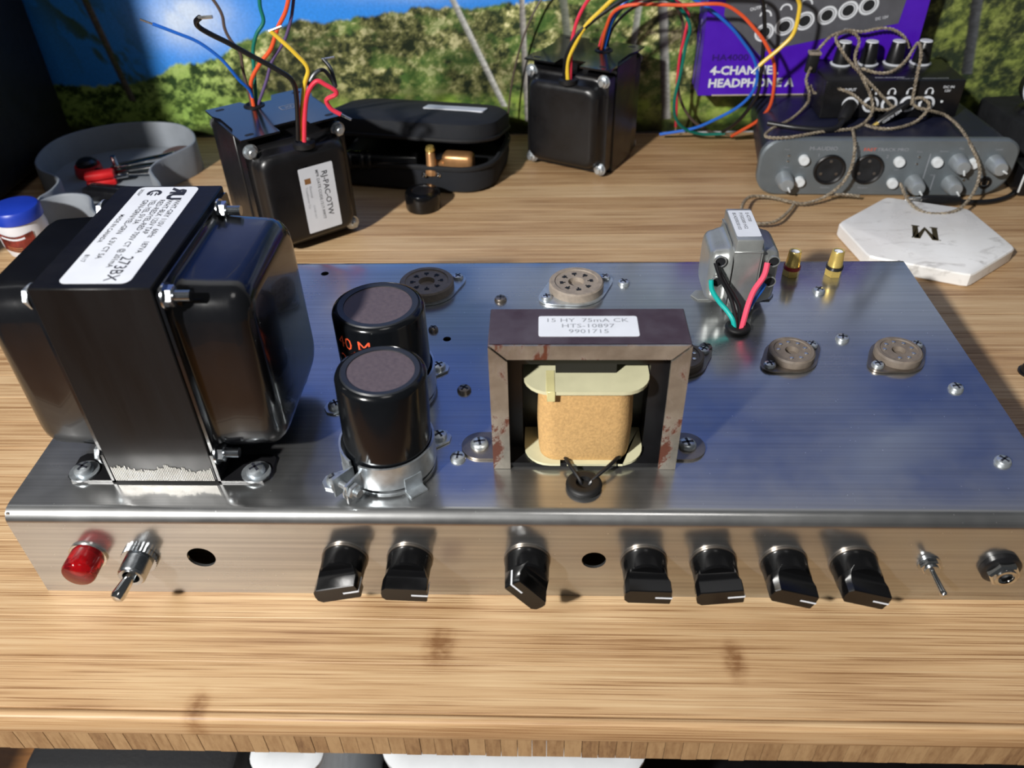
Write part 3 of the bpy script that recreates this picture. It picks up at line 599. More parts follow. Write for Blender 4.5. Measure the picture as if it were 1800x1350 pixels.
# ---- filter capacitors
def capacitor(cx, cy, r, zt, tilt, label, print_text, clamp_rot):
    m = T3(cx, cy, T) @ Matrix.Rotation(math.radians(tilt), 4, 'Y')
    h = zt - T
    mb = MB().lathe([(r, 0.002), (r, h - 0.0022), (r - 0.0006, h - 0.0008), (r - 0.002, h), (r - 0.003, h - 0.0012)], 56, 0, m, True, True, False)
    cap = build(mb, 'filter_capacitor', 'cap_sleeve', amp, label, sharp=50)
    mb = MB().lathe([(r - 0.0021, h - 0.0004), (r - 0.0028, h + 0.0003), (r * 0.74, h + 0.0001), (r * 0.73, h - 0.0006)], 56, 0, m, True, False, False)
    build(mb, 'sleeve_rim', 'cap_rim', cap)
    mb = MB().lathe([(0.0005, h - 0.0003), (r * 0.735, h - 0.0003)], 48, 0, m, True, True, False); build(mb, 'fibre_disc', 'fibre_disc', cap, 'brown fibre end disc')
    if print_text:
        mb = MB(); R = r + 0.00008
        for i, (s_, zz) in enumerate(print_text):
            a0 = math.radians(-141)
            mb.text(s_, 0.0088, m, 0, 'L', 0.0, 1.0, fn=lambda v: Vector((R * math.cos(a0 + v.x / R), R * math.sin(a0 + v.x / R), zz + v.y)))
        build(mb, 'printed_value', 'print_orange', cap, 'orange printed value')
    # clamp ring with ears
    a0 = clamp_rot; R = r + 0.0009; n = 60; gap = 14
    for (za, zb, f) in ((0.0032, 0.0152, 1),):
        ang = [math.radians(a0 + gap / 2 + (360 - gap) * i / n) for i in range(n + 1)]
        rings = [[(R0 * math.cos(a), R0 * math.sin(a), z) for R0, z in ((R, za), (R + 0.0009, za), (R + 0.0009, zb), (R, zb))] for a in ang]
        mb = MB().loft(rings, 0, True, True, True, T3(cx, cy, T))
        for sgn in (-1, 1):
            a = math.radians(a0 + sgn * gap / 2); c, s = math.cos(a), math.sin(a)
            mm = T3(cx, cy, T) @ RZ(a0 + sgn * gap / 2)
            mb.prism([(R, 0.0), (R + 0.0105, 0.0), (R + 0.0105, 0.0009), (R, 0.0009)], za - 0.0006, zb - 0.0028, 0, mm)
        build(mb, 'clamp_band', 'zinc', cap, 'bright zinc clamp band')
    mm = T3(cx, cy, T) @ RZ(a0); tang = mm.to_3x3() @ Vector((0, 1, 0)); o = mm @ Vector((R + 0.0068, 0, 0.0078))
    mb = MB().cyl(o - tang * 0.0050, o + tang * 0.0050, 0.0016, n=12); hexbolt(mb, o + tang * 0.0031, tang, 0.0036, 0.0030, 0.0015); hexbolt(mb, o - tang * 0.0031, -tang, 0.0034, 0.0026); build(mb, 'clamp_bolt', 'zinc', cap)
    mb = MB().lathe([(r + 0.0012, 0.0001), (r + 0.0012, 0.0010), (r - 0.001, 0.0010)], 56, 0, T3(cx, cy, T)); build(mb, 'base_ring', 'zinc', cap)
    for a in (37, 209):
        q = T3(cx, cy, T) @ RZ(a)
        mb = MB().box(r + 0.0006, r + 0.0016, -0.0042, 0.0042, 0.0004, 0.006, 0, q)
        mb.prism([(r, -0.0045), (r + 0.009, -0.0045), (r + 0.0115, -0.002), (r + 0.0115, 0.002), (r + 0.009, 0.0045), (r, 0.0045)], 0.0002, 0.0011, 0, q)
        build(mb, 'mounting_tab', 'zinc', cap)
        p = q @ Vector((r + 0.0066, 0, 0.0011)); mb = MB().screw(p, 0.0035, 0.0026, rot=a); build(mb, 'tab_screw', ['zinc', 'ink'], cap)
    q = T3(cx, cy, T) @ RZ(308)
    mb = MB().box(r + 0.0010, r + 0.0020, -0.0040, 0.0040, 0.0004, 0.0080, 0, q).box(r + 0.0010, r + 0.0058, -0.0040, 0.0040, 0.0002, 0.0011, 0, q); build(mb, 'locating_lug', 'zinc', cap)
    return cap
capacitor(0.1490, 0.0800, 0.0206, 0.1000, 0.0, 'taller rear black filter capacitor with orange lettering', (('40 M', 0.0372), ('20 M', 0.0270)), 256)
capacitor(0.1562, 0.0308, 0.0183, 0.1015, 2.0, 'front black filter capacitor in a bright clamp', None, 236)
# ---- choke
CX0, CX1, CY0, CY1, CZ1 = 0.2010, 0.2780, 0.0272, 0.0526, 0.1158
mb = MB()
mb.rbox(CX0, CX1, CY0 + 0.0004, CY1, CZ1 - 0.0012, CZ1, 0.0004, 1, 1)
for x0, x1 in ((CX0, CX0 + 0.0012), (CX1 - 0.0012, CX1)): mb.rbox(x0, x1, CY0 + 0.0004, CY1, T + 0.0002, CZ1 - 0.0012, 0.0004, 0, 1)
choke = build(mb, 'filter_choke', ['choke_steel', 'choke_top'], amp, 'open frame choke with brown paper coil and rusty steel bracket')
lw = 0.0072; g = 0.0006
mm = Matrix(((1, 0, 0, 0), (0, 0, -1, CY0 + 0.0012), (0, 1, 0, 0), (0, 0, 0, 1)))
for poly in ([(CX0 + g, CZ1), (CX1 - g, CZ1), (CX1 - lw, CZ1 - lw + g), (CX0 + lw, CZ1 - lw + g)],
             [(CX0, T + 0.0002), (CX0 + lw, T + 0.0002), (CX0 + lw, CZ1 - lw - g), (CX0, CZ1 - g)],
             [(CX1, T + 0.0002), (CX1, CZ1 - g), (CX1 - lw, CZ1 - lw - g), (CX1 - lw, T + 0.0002)]):
    mb = MB().prism(poly, 0, 0.0012, 0, mm); build(mb, 'bracket_lip', 'choke_steel', choke)
for poly in ([(CX0, CZ1 - 0.001), (CX1, CZ1 - 0.001), (CX1, CZ1 - lw), (CX0, CZ1 - lw)], [(CX0, T + 0.0002), (CX0 + lw, T + 0.0002), (CX0 + lw, CZ1 - lw), (CX0, CZ1 - lw)], [(CX1, T + 0.0002), (CX1, CZ1 - lw), (CX1 - lw, CZ1 - lw), (CX1 - lw, T + 0.0002)]):
    mb = MB().prism(poly, 0, 0.0010, 0, T3(0, CY1 - CY0 - 0.0008, 0) @ mm); build(mb, 'rear_lip', 'choke_steel', choke)
mb = MB(); ly0, ly1 = 0.0385, 0.0512
mb.box(CX0 + 0.0013, 0.2135, ly0, ly1, T + 0.0006, CZ1 - 0.0013); mb.box(0.2650, CX1 - 0.0013, ly0, ly1, T + 0.0006, CZ1 - 0.0013)
mb.box(0.2135, 0.2650, ly0, ly1, 0.0985, CZ1 - 0.0013); mb.box(CX0 + 0.0013, CX1 - 0.0013, 0.0286, ly0, T + 0.0003, 0.0532); mb.box(0.2135, 0.2650, ly0, ly1, T + 0.0006, 0.0533); mb.box(0.2135, 0.2650, 0.0505, 0.0511, 0.0533, 0.0985); mb.box(0.2270, 0.2515, ly0, ly1, 0.0534, 0.0985)  # includes a thin black sheet added behind the windows to darken the gaps
build(mb, 'laminated_core', 'black_satin', choke, 'black lamination stack with added dark backing sheet')
def flange_poly(y0, slots):
    x0, x1, r = 0.2141, 0.2646, 0.011; o = [(x0, 0.0500)]
    for k in range(7):
        a = math.radians(180 + 15 * k); o.append((x0 + r + r * math.cos(a), y0 + r + r * math.sin(a)))
    for (sx0, sx1) in slots: o += [(sx0, y0), (sx0, y0 + 0.004), (sx1, y0 + 0.004), (sx1, y0)]
    for k in range(7):
        a = math.radians(270 + 15 * k); o.append((x1 - r + r * math.cos(a), y0 + r + r * math.sin(a)))
    return o + [(x1, 0.0500)]
build(MB().prism(flange_poly(0.0266, ((0.2293, 0.2322), (0.2530, 0.2556))), 0.0534, 0.0546), 'bobbin_flange', 'bobbin', choke, 'cream plastic bobbin flange')
build(MB().prism(flange_poly(0.0262, ()), 0.0925, 0.0941), 'bobbin_flange', 'bobbin', choke, 'cream plastic bobbin flange')
mb = MB(); rings = []
for z, e in ((0.0547, -0.0004), (0.058, 0.0), (0.073, 0.0005), (0.088, 0.0), (0.0924, -0.0003)):
    rings.append([(0.2394 + x, 0.0420 + y, z) for x, y in rrect(0.0192 + e, 0.0135 + e, 0.0075, 6)])
mb.loft(rings); build(mb, 'paper_coil', 'kraft', choke, 'brown kraft paper wrapped coil')
build(MB().rbox(0.2235, 0.2268, 0.0257, 0.0262, 0.0895, 0.0945, 0.0002, 0, 1).rbox(0.2232, 0.2266, 0.0262, 0.040, 0.0940, 0.0943, 0.0001, 0, 1), 'tape_tab', 'tape', choke)
for s, xf in ((-1, CX0), (1, CX1)):
    ol = []
    for k in range(13):
        a = math.radians(-90 + 15 * k); ol.append((xf + s * (0.0062 + 0.0085 * math.cos(a)), 0.0408 + 0.0085 * math.sin(a)))
    mb = MB().prism([(xf, 0.0323)] + ol + [(xf, 0.0493)], T + 0.0001, T + 0.0012); build(mb, 'mounting_ear', 'dark_steel', choke)
    mb = MB().screw((xf + s * 0.0068, 0.0408, T + 0.0012), 0.0040, 0.0026, rot=12); build(mb, 'ear_screw', ['zinc', 'ink'], choke)
mb = MB().prism([(0.2395 + a, 0.0401 + b) for a, b in rrect(0.0193, 0.0069, 0.0010, 3)], CZ1 + 0.00002, CZ1 + 0.00010)
for s_, yy in (('15 HY  75mA CK', 0.0431), ('HTS-10897', 0.0393), ('9901715', 0.0356)): mb.text(s_, 0.0036, T3(0.2395, yy - 0.0002, CZ1 + 0.00015), 1, 'C', 0.0, 1.25)
build(mb, 'printed_label', ['label_white', 'ink_grey'], choke, 'white label with grey typed lettering')
for pts in (((0.2310, 0.030, 0.0560), (0.2335, 0.0245, 0.0555), (0.2375, 0.0185, 0.0525), (0.2385, 0.0172, 0.0480)), ((0.2542, 0.030, 0.0560), (0.2500, 0.0245, 0.0560), (0.2425, 0.0185, 0.0530), (0.2400, 0.0170, 0.0480))):
    build(MB().tube(pts, 0.00085, 8), 'lead_wire', 'wire_black', choke)
def grommet(x, y, r):
    mb = MB(); pr = []
    for k in range(9):
        a = math.radians(-90 + 22.5 * k); pr.append((r * 0.72 + r * 0.28 * math.cos(a), 0.0012 + 0.0016 * math.sin(a)))
    pr = [(r * 0.5, -0.0005)] + pr + [(r * 0.45, 0.0024), (r * 0.40, 0.0006), (0.0003, 0.0004)]
    mb.lathe(pr, 28, 0, T3(x, y, T + 0.0005)); build(mb, 'rubber_grommet', 'black_rubber', amp, 'black rubber grommet')
grommet(0.2390, 0.0168, 0.0076); grommet(0.3232, 0.1300, 0.0066)
# ---- small silver output transformer
ox, oy, oz = 0.3262, 0.1625, 0.0950
mb = MB().rbox(ox - 0.0068, ox + 0.0068, oy - 0.0175, oy + 0.0175, T + 0.0002, oz, 0.0010, 0, 2)
mb.rbox(ox - 0.0075, ox + 0.0075, oy - 0.0181, oy + 0.0181, oz - 0.0075, oz - 0.0062, 0.0004, 0, 1)
ot = build(mb, 'output_transformer', ['silver_can'], amp, 'small silver potted output transformer with coloured leads')
for s in (-1, 1):
    mb = MB(); m = orient((ox + s * 0.0068, oy, (T + 0.0012 + oz - 0.0065) / 2 + 0.0002), (s, 0, 0), (0, 1, 0))
    bell(mb, m, 0.0168, (oz - 0.0065 - T - 0.0012) / 2, 0.0112, 0.0008, 0.006, 0.0045)
    build(mb, 'end_bell', 'silver_can', ot, 'pressed silver end cover')
    for zz in (0.0705, 0.0825):
        c0 = (ox + s * 0.0135, oy - 0.0166, zz); mm = orient(c0, (0, -1, 0), (1, 0, 0))
        mb = MB().lathe([(0.0026, -0.0015), (0.0032, -0.0002), (0.0032, 0.0008), (0.0026, 0.0009)], 18, 0, mm, True, False, False).lathe([(0.0004, 0.0002), (0.0026, 0.0002)], 18, 1, mm, True, True, False)
        build(mb, 'lead_eyelet', ['silver_can', 'black_matte'], ot)
    mb = MB().prism([(ox + s * a, oy + b) for a, b in ((0.006, -0.0045), (0.0195, -0.0045), (0.0225, 0), (0.0195, 0.0045), (0.006, 0.0045))], T + 0.0001, T + 0.0010); build(mb, 'mounting_foot', 'silver_can', ot)
mb = MB().prism([(ox + a, oy + 0.0005 + b) for a, b in rrect(0.0062, 0.0142, 0.0010, 3)], oz + 0.00003, oz + 0.00010)
for s_, xx in (('E-42700', 0.0026), ('P1502000 HS2', -0.0008), ('BU4200030103', -0.0042)): mb.text(s_, 0.0026, Matrix(((0, -1, 0, ox + xx + 0.0), (-1, 0, 0, oy + 0.0118), (0, 0, 1, oz + 0.00015), (0, 0, 0, 1))) @ Matrix.Scale(-1, 4, (0, 1, 0)), 1, 'L', 0.0, 1.15)
build(mb, 'printed_label', ['label_white', 'ink'], ot, 'small white label with black print')
for k_, m_, r_ in (('O_green', 'wire_teal', 0.0013), ('O_black', 'wire_black', 0.0011), ('O_black2', 'wire_black', 0.0011), ('O_red', 'wire_pink', 0.0015), ('O_blue', 'wire_blue', 0.0013)):
    build(MB().tube(PATHS[k_], r_, 9), 'lead_wire', m_, ot, k_[2:].rstrip('2') + ' lead wire')
# ---- valve sockets
def socket(x, y, big, rot, label):
    r = 0.0152 if big else 0.0112; d = 0.0196 if big else 0.0146; h = 0.0062 if big else 0.0052; n = 8 if big else 9
    q = T3(x, y, T) @ RZ(rot)
    pr = [(r, 0.0003), (r, h - 0.0008), (r - 0.0008, h), (r * 0.80, h), (r * 0.78, h - 0.0006), (r * 0.30, h - 0.0006), (r * 0.26, h - 0.003), (0.0004, h - 0.003)]
    mb = MB().lathe(pr, 40, 0, q); so = build(mb, 'valve_socket', 'bakelite' if big else 'bakelite_brown', amp, label)
    ol = []
    for k in range(64):                       # saddle: ring with two pointed ears
        a = 2 * math.pi * k / 64; e = max(0.0, abs(math.cos(a))) ** 9; ol.append(((r + 0.0016 + (d + 0.0042 - r - 0.0016) * e) * math.cos(a), (r + 0.0016 + 0.0042 * e) * math.sin(a) * (1 if e < 0.01 else 1)))
    build(MB().prism(ol, 0.0002, 0.0012, 0, q), 'saddle_plate', 'zinc' if big else 'dark_steel', so)
    for s in (-1, 1):
        build(MB().screw(q @ Vector((s * d, 0, 0.0012)), 0.0030, 0.0022, rot=rot + 20 * s), 'saddle_screw', ['zinc', 'ink'], so)
    mb = MB()
    for k in range(n):
        a = 360 / n * k + 20
        if not big and k == 4: continue
        if big:
            m = q @ RZ(a) @ T3(r * 0.55, 0, h - 0.0006); mb.box(-0.0009, 0.0009, -0.0013, 0.0013, 0, 0.00015, 0, m); mb.box(-0.0022, -0.0006, -0.0004, 0.0004, 0, 0.00015, 0, m)
        else:
            m = q @ RZ(a) @ T3(r * 0.60, 0, h - 0.0006); mb.lathe([(0.0009, 0), (0.0009, 0.0004), (0.0003, 0.0006)], 10, 0, m)
    build(mb, 'pin_contacts', 'black_matte' if big else 'tin', so)
socket(0.1570, 0.1700, True, 32, 'octal socket behind the capacitors')
socket(0.2408, 0.1690, True, 32, 'octal socket behind the choke')
socket(0.2900, 0.1020, False, 32, 'nine pin socket half hidden by the choke')
socket(0.3448, 0.1060, False, 34, 'nine pin socket in front of the silver transformer')
socket(0.3966, 0.1060, False, 34, 'nine pin socket nearest the right edge')
for i, (x, y) in enumerate(((0.1988, 0.1588), (0.2678, 0.1754), (0.3744, 0.1664), (0.3744, 0.1213), (0.4158, 0.0815), (0.4162, 0.0324), (0.1845, 0.0798), (0.1852, 0.0335), (0.3042, 0.1136), (0.1645, 0.1299))):
    dark = i in (0, 8, 9, 6)
    build(MB().screw((x, y, T), 0.0034 if i != 9 else 0.0026, 0.0024, rot=25 * i), 'screw', ['dark_steel' if dark else 'zinc', 'ink'], amp)
for x, mt, lb in ((0.3634, 'rca_red', 'gold jack with a red band'), (0.3872, 'rca_black', 'gold jack with a black band')):
    q = T3(x, 0.1850, T)
    mb = MB().lathe([(0.0048, 0.0001), (0.0048, 0.0042)], 6, 0, q, False).lathe([(0.0036, 0.0050), (0.0042, 0.0062), (0.0040, 0.0075), (0.0034, 0.0150), (0.0031, 0.0154), (0.0024, 0.0152)], 28, 0, q, True, True, False)
    j = build(mb, 'phono_jack', 'gold', amp, lb)
    build(MB().lathe([(0.0047, 0.0042), (0.0047, 0.0060), (0.0038, 0.0062)], 28, 0, q), 'colour_band', mt, j)
    build(MB().lathe([(0.0024, 0.0148), (0.0011, 0.0144), (0.0010, 0.0090)], 20, 0, q, True, False, True), 'insulator', 'label_white', j)
# ---- front panel controls
ZP = 0.0243
# red indicator lens
q = orient((0.0276, 0.0, ZP + 0.0010), (0, -1, 0), (1, 0, 0))
le = build(MB().lathe([(0.0070, 0.0012), (0.0070, 0.0098), (0.0066, 0.0108), (0.0060, 0.0113), (0.0004, 0.0115)], 36, 0, q), 'indicator_lens', 'lens_red', amp, 'red cylindrical indicator lens')
build(MB().lathe([(0.0077, 0.0), (0.0079, 0.0011), (0.0072, 0.0013)], 36, 0, q), 'bezel', 'chrome', le)
build(MB().lathe([(0.0032, 0.0008), (0.0032, 0.0050), (0.0024, 0.0070), (0.0004, 0.0074)], 20, 0, q), 'lamp_bulb', 'rca_red', le)
# big toggle switch
q = orient((0.0500, 0.0, ZP), (0, -1, 0), (1, 0, 0))
pr = [(0.0057, 0.0026)]
for k in range(10): pr += [(0.0058, 0.0030 + k * 0.0008), (0.0053, 0.0034 + k * 0.0008)]
sw = build(MB().lathe(pr + [(0.0050, 0.0112), (0.0036, 0.0110), (0.0030, 0.0085), (0.0004, 0.0085)], 30, 0, q), 'power_toggle_switch', 'steel', amp, 'chrome bat handled power toggle switch')
mb = MB(); ring = [((0.0072 + (0.0004 if k % 2 else 0)) * math.cos(2 * math.pi * k / 60), (0.0072 + (0.0004 if k % 2 else 0)) * math.sin(2 * math.pi * k / 60)) for k in range(60)]
mb.prism(ring, 0.0001, 0.0026, 0, q); build(mb, 'knurled_nut', 'steel', sw)
a0 = Vector((0.0500, -0.0070, ZP)); d0 = Vector((-0.24, -0.86, -0.20)).normalized()
mb = MB().lathe([(0.0019, 0), (0.0022, 0.004), (0.0029, 0.0105), (0.0030, 0.0120), (0.0025, 0.0136), (0.0010, 0.0143)], 20, 0, orient(a0, d0)); build(mb, 'bat_handle', 'chrome', sw)
# pointer knobs
def knob(x, ang):
    q = orient((x, 0.0, ZP), (0, -1, 0), (1, 0, 0)) @ RZ(ang); r = 0.0093
    # local: x along the pointer, z out of the panel
    mb = MB().lathe([(r * 1.02, 0.0012), (r * 1.02, 0.0026), (r, 0.0030), (r * 0.98, 0.0090), (r * 0.93, 0.0102)], 40, 0, q)
    kb = build(mb, 'control_knob', 'black_knob', amp, 'black pointer control knob')
    rings = []; hw = r * 1.03                               # bar across the diameter, waisted where the finger scoops are
    for z, ht, w in ((0.0080, 0.0078, 0.90), (0.0095, 0.0062, 0.95), (0.0112, 0.0050, 0.98), (0.0135, 0.0043, 1.0), (0.0182, 0.0040, 1.0), (0.0186, 0.0037, 0.985)):
        lim = r * 0.985 if z < 0.0125 else 1.0
        cl = lambda x_, y_, z_: (x_ * min(1, lim / math.hypot(x_, y_)), y_ * min(1, lim / math.hypot(x_, y_)), z_)
        rings.append([cl(hw * w * a, ht * b, z) for a, b in ((1.0, 0.0), (0.965, 0.9), (0.93, 1.0), (-0.80, 1.0), (-0.97, 0.6), (-1.0, 0.0), (-0.97, -0.6), (-0.80, -1.0), (0.93, -1.0), (0.965, -0.9))])
    build(MB().loft(rings, 0, True, True, True, q), 'pointer_bar', 'black_knob', kb, sharp=30)
    mb = MB().box(hw * 0.30, hw * 0.985, -0.0004, 0.0004, 0.0185, 0.01872, 0, q); mb.box(hw * 0.995, hw * 1.012, -0.0004, 0.0004, 0.0115, 0.0187, 0, q); build(mb, 'white_pointer_line', 'print_white', kb)
    build(MB().lathe([(r * 1.06, 0.0001), (r * 1.06, 0.0010), (r * 0.9, 0.0011)], 36, 0, q), 'washer', 'dark_steel', kb)
for x, a in ((0.1382, 14), (0.1658, -3), (0.2154, 128), (0.2642, -2), (0.2930, 8), (0.3220, -17), (0.3506, -17)): knob(x, a)
# mini toggle and jack socket
q = orient((0.3815, 0.0, ZP), (0, -1, 0), (1, 0, 0))
mt = build(MB().lathe([(0.0046, 0.0001), (0.0046, 0.0009), (0.0030, 0.0009), (0.0030, 0.0042), (0.0022, 0.0044), (0.0004, 0.0040)], 26, 0, q), 'mini_toggle_switch', 'steel', amp, 'tiny chrome toggle switch')
build(MB().lathe([(0.0040, 0.0009), (0.0040, 0.0026), (0.0036, 0.0028)], 6, 0, q, False), 'hex_nut', 'chrome', mt)
build(MB().lathe([(0.0010, 0), (0.0013, 0.0090), (0.0015, 0.0100), (0.0010, 0.0110), (0.0003, 0.0113)], 16, 0, orient((0.3815, -0.004, ZP), (0.16, -0.9, -0.22))), 'bat_handle', 'chrome', mt)
q = orient((0.4105, 0.0, ZP - 0.0012), (0, -1, 0), (1, 0, 0))
jk = build(MB().lathe([(0.0080, 0.0001), (0.0080, 0.0022), (0.0072, 0.0028)], 36, 0, q), 'jack_socket', 'black_satin', amp, 'quarter inch jack socket with chrome hex nut')
mb = MB(); mb.lathe([(0.0064, 0.0028), (0.0064, 0.0052), (0.0056, 0.0060), (0.0032, 0.0060)], 6, 0, q, False, True, False); mb.lathe([(0.0046, 0.0058), (0.0044, 0.0068), (0.0032, 0.0068), (0.0031, 0.003)], 28, 0, q, True, False, False); build(mb, 'hex_nut', 'chrome', jk)
build(MB().lathe([(0.0003, 0.0034), (0.0033, 0.0034)], 24, 0, q, True, True, False), 'jack_hole', 'black_matte', jk)
# ------------------------------------------------------------------ loose transformers
def loose_transformer(name, loc, rz, label, leads, lab):
    t_ = thing(name, loc, label, 'transformer', rz=rz)
    hw, hd, H = 0.0375, 0.0195, 0.0890
    build(MB().rbox(-hw, hw, -hd, hd, 0.0, H - 0.0006, 0.0006, 0, 1), 'laminated_core', 'black_satin', t_)
    for s in (-1, 1):
        mb = MB(); bell(mb, orient((0, s * hd, 0.0432), (0, s, 0), (-s, 0, 0)), 0.0365, 0.0390, 0.0240, 0.0125, 0.010, 0.0065, top=0.77)
        build(mb, 'end_bell', 'black_satin', t_)
    # mounting plate, waisted, with slots and two cable holes
    a, b = 0.0375, 0.0350
    poly = [(-a, -b), (-0.010, -b), (-0.010, -b + 0.012), (0.012, -b + 0.012), (0.012, -b), (a, -b), (a, -0.020), (a - 0.003, -0.012), (a - 0.003, 0.012), (a, 0.020), (a, b), (0.012, b), (0.008, b - 0.010), (-0.008, b - 0.010), (-0.012, b), (-a, b), (-a, 0.020), (-a + 0.003, 0.012), (-a + 0.003, -0.012), (-a, -0.020)]
    build(MB().prism(poly, H - 0.0005, H + 0.0009), 'mounting_plate', 'black_gloss', t_)
    for sx in (-1, 1):
        for sy in (-1, 1):
            mm = T3(sx * (a - 0.0085), sy * (b - 0.0065), H + 0.0009)
            build(MB().flat([(x * 1.0, y) for x, y in rrect(0.0032, 0.0019, 0.0018, 4)], 0.00006, 0, mm), 'mounting_slot', 'black_matte', t_)
            for zz in (0.0800, 0.0075):
                mb = MB(); hexbolt(mb, (sx * 0.0320, sy * (hd + 0.0125), zz), (0, sy, 0), 0.0042, 0.0036, 0.002); build(mb, 'corner_bolt', 'zinc', t_)
    for p in lab['grommets']:
        build(MB().lathe([(0.0075, -0.002), (0.0075, 0.0012), (0.0055, 0.0022), (0.0045, 0.0006), (0.0004, 0.0004)], 26, 0, T3(*p)), 'rubber_grommet', 'black_rubber', t_)
    inv = (T3(*loc) @ RZ(rz)).inverted()
    for key, mt, r, strip in leads:
        pts = [inv @ Vector(p) for p in PATHS[key]]
        w = build(MB().tube(pts, r, 9, 0, 7), 'lead_wire', mt, t_, mt.split('_')[1] + ' insulated lead wire')
        if strip:
            P = spline(pts, 7); d = (P[-1] - P[-3]).normalized()
            if strip != 1: d = (inv.to_3x3() @ Vector(strip)).normalized()
            e = P[-1]; build(MB().tube([e - d * 0.001, e + d * 0.003, e + d * 0.0075], r * 0.62, 7, 0, 3), 'stripped_end', 'tin', w)
    return t_
LT = loose_transformer('loose_output_transformer', (0.0330, 0.3412, 0.0), 36.7, 'black loose transformer with white RJ-PAC-OTW label standing behind the chassis',
    (('L_blue', 'wire_blue', 0.0011, 1), ('L_brown', 'wire_brown', 0.0011, 0), ('L_green', 'wire_green', 0.0013, 0), ('L_orange', 'wire_orange', 0.0014, 0), ('L_purple', 'wire_purple', 0.0011, 0),
     ('L_black', 'wire_black', 0.0016, (1, 0, 0.05)), ('L_yellow', 'wire_yellow', 0.0014, (1, 0.2, 0.3)), ('L_black2', 'wire_grey', 0.0013, (1, 0.2, 0.1)), ('L_red', 'wire_red', 0.0015, 1)), {'grommets': ((0.004, -0.0380, 0.0785), (-0.006, 0.022, 0.0892))})
mb = MB(); fy = -(0.0195 + 0.0240) - 0.00012
lm = Matrix(((1, 0, 0, 0.0065), (0, 0, -1, fy), (0, 1, 0, 0.0395), (0, 0, 0, 1)))
mb.prism(rrect(0.0128, 0.0245, 0.0008, 2), -0.00008, 0.00006, 0, lm)
def lrot(u, w): return lm @ Matrix(((0, 1, 0, u), (-1, 0, 0, w), (0, 0, 1, 0.00012), (0, 0, 0, 1)))
mb.text('RJ-PAC-OTW', 0.0058, lrot(0.0040, 0.0190), 1, 'L', 0.012, 1.0); mb.text('MFR DATE CODE:1517-99977', 0.0030, lrot(-0.0005, 0.0210), 1, 'L', 0.004, 0.98)
mb.text('Electrical', 0.0024, lrot(-0.0068, 0.0105), 2, 'L', 0.0, 1.0); mb.text('Transformer Co', 0.0024, lrot(-0.0098, 0.0105), 2, 'L', 0.0, 1.0); mb.text('519-00-1517', 0.0020, lrot(-0.0065, -0.004), 2, 'L', 0.0, 1.0)
mb.box(-0.0095, -0.0050, 0.0125, 0.0165, 0.00008, 0.00011, 3, lm)
build(mb, 'printed_label', ['label_white', 'ink', 'ink_grey', 'copper'], LT, 'white label lettered in black')
mb = MB(); fr = rrect(0.0075, 0.0036, 0.001, 2); mm = T3(0.014, 0.004, 0.0900)
for i in range(len(fr)):
    p, q = Vector((*fr[i], 0)), Vector((*fr[(i + 1) % len(fr)], 0)); nrm = (q - p).cross(Vector((0, 0, 1))).normalized() * 0.0003
    mb.add([p - nrm, q - nrm, q + nrm, p + nrm], [(0, 1, 2, 3)], 0, False, mm)
mb.text('XF2', 0.0040, mm @ T3(0, -0.0014, 0), 0, 'C', 0.0, 1.3); build(mb, 'stamped_mark', 'ink_grey', LT)
loose_transformer('loose_output_transformer', (0.2570, 0.4690, 0.0), -28.0, 'black loose transformer with no label standing against the poster', (
    ('R_yellow', 'wire_yellow', 0.0016, 1), ('R_black', 'wire_black', 0.0016, 0), ('R_red', 'wire_red', 0.0014, 0), ('R_orange', 'wire_orange', 0.0014, 0), ('R_blue', 'wire_blue', 0.0013, 0), ('R_green', 'wire_green', 0.0014, 0),
    ('R_red2', 'wire_red', 0.0012, 1), ('R_brown', 'wire_brown', 0.0012, 1)), {'grommets': ((0.004, -0.0385, 0.0790), (0.012, 0.010, 0.0892))})
w_ = build(MB().tube(PATHS['wall_wire'], 0.0008, 8), 'thin_wire', 'wire_brown', None, 'thin dark wire hanging against the poster left of the unlabelled transformer', 'wire')
# ------------------------------------------------------------------ tall black cabinet at the left
cab = thing('computer_tower', (-0.33, 0.345, 0.0), 'tall black cabinet standing at the left end of the desk', 'cabinet')
build(MB().rbox(-0.115, 0.1165, -0.155, 0.160, 0.008, 0.46, 0.006), 'case_body', 'dark_cabinet', cab)
build(MB().rbox(-0.113, 0.113, -0.161, -0.1553, 0.012, 0.455, 0.002), 'front_panel', 'black_gloss', cab)
for sx in (-1, 1):
    for yy in (-0.12, 0.12): build(MB().lathe([(0.012, 0), (0.013, 0.009)], 20, 0, T3(sx * 0.09, yy, 0)), 'foot', 'black_rubber', cab)
# ------------------------------------------------------------------ grey tray with small tools
tray = thing('desk_tray', (-0.135, 0.40, 0.0), 'grey scalloped plastic tray holding small tools', 'tray', org=(-0.135, 0.40, 0.0))
TO = [(-.2002, .4114), (-.206, .4373), (-.2036, .4595), (-.1912, .4773), (-.1666, .4927), (-.1368, .4974), (-.1088, .4925), (-.09, .4773), (-.0789, .4576), (-.0767, .4439), (-.0826, .4296), (-.0925, .4121), (-.0942, .3957), (-.0874, .3826), (-.0757, .3658), (-.068, .345), (-.070, .322), (-.083, .306), (-.100, .309), (-.1136, .322), (-.1241, .3418), (-.1339, .3478), (-.1456, .3480), (-.1544, .3423), (-.1600, .3330), (-.1640, .3440), (-.1610, .3560), (-.1625, .3715), (-.1700, .3815), (-.1874, .3932)]
out = [(p.x, p.y) for p in spline([(x, y, 0) for x, y in TO], 5, True)]
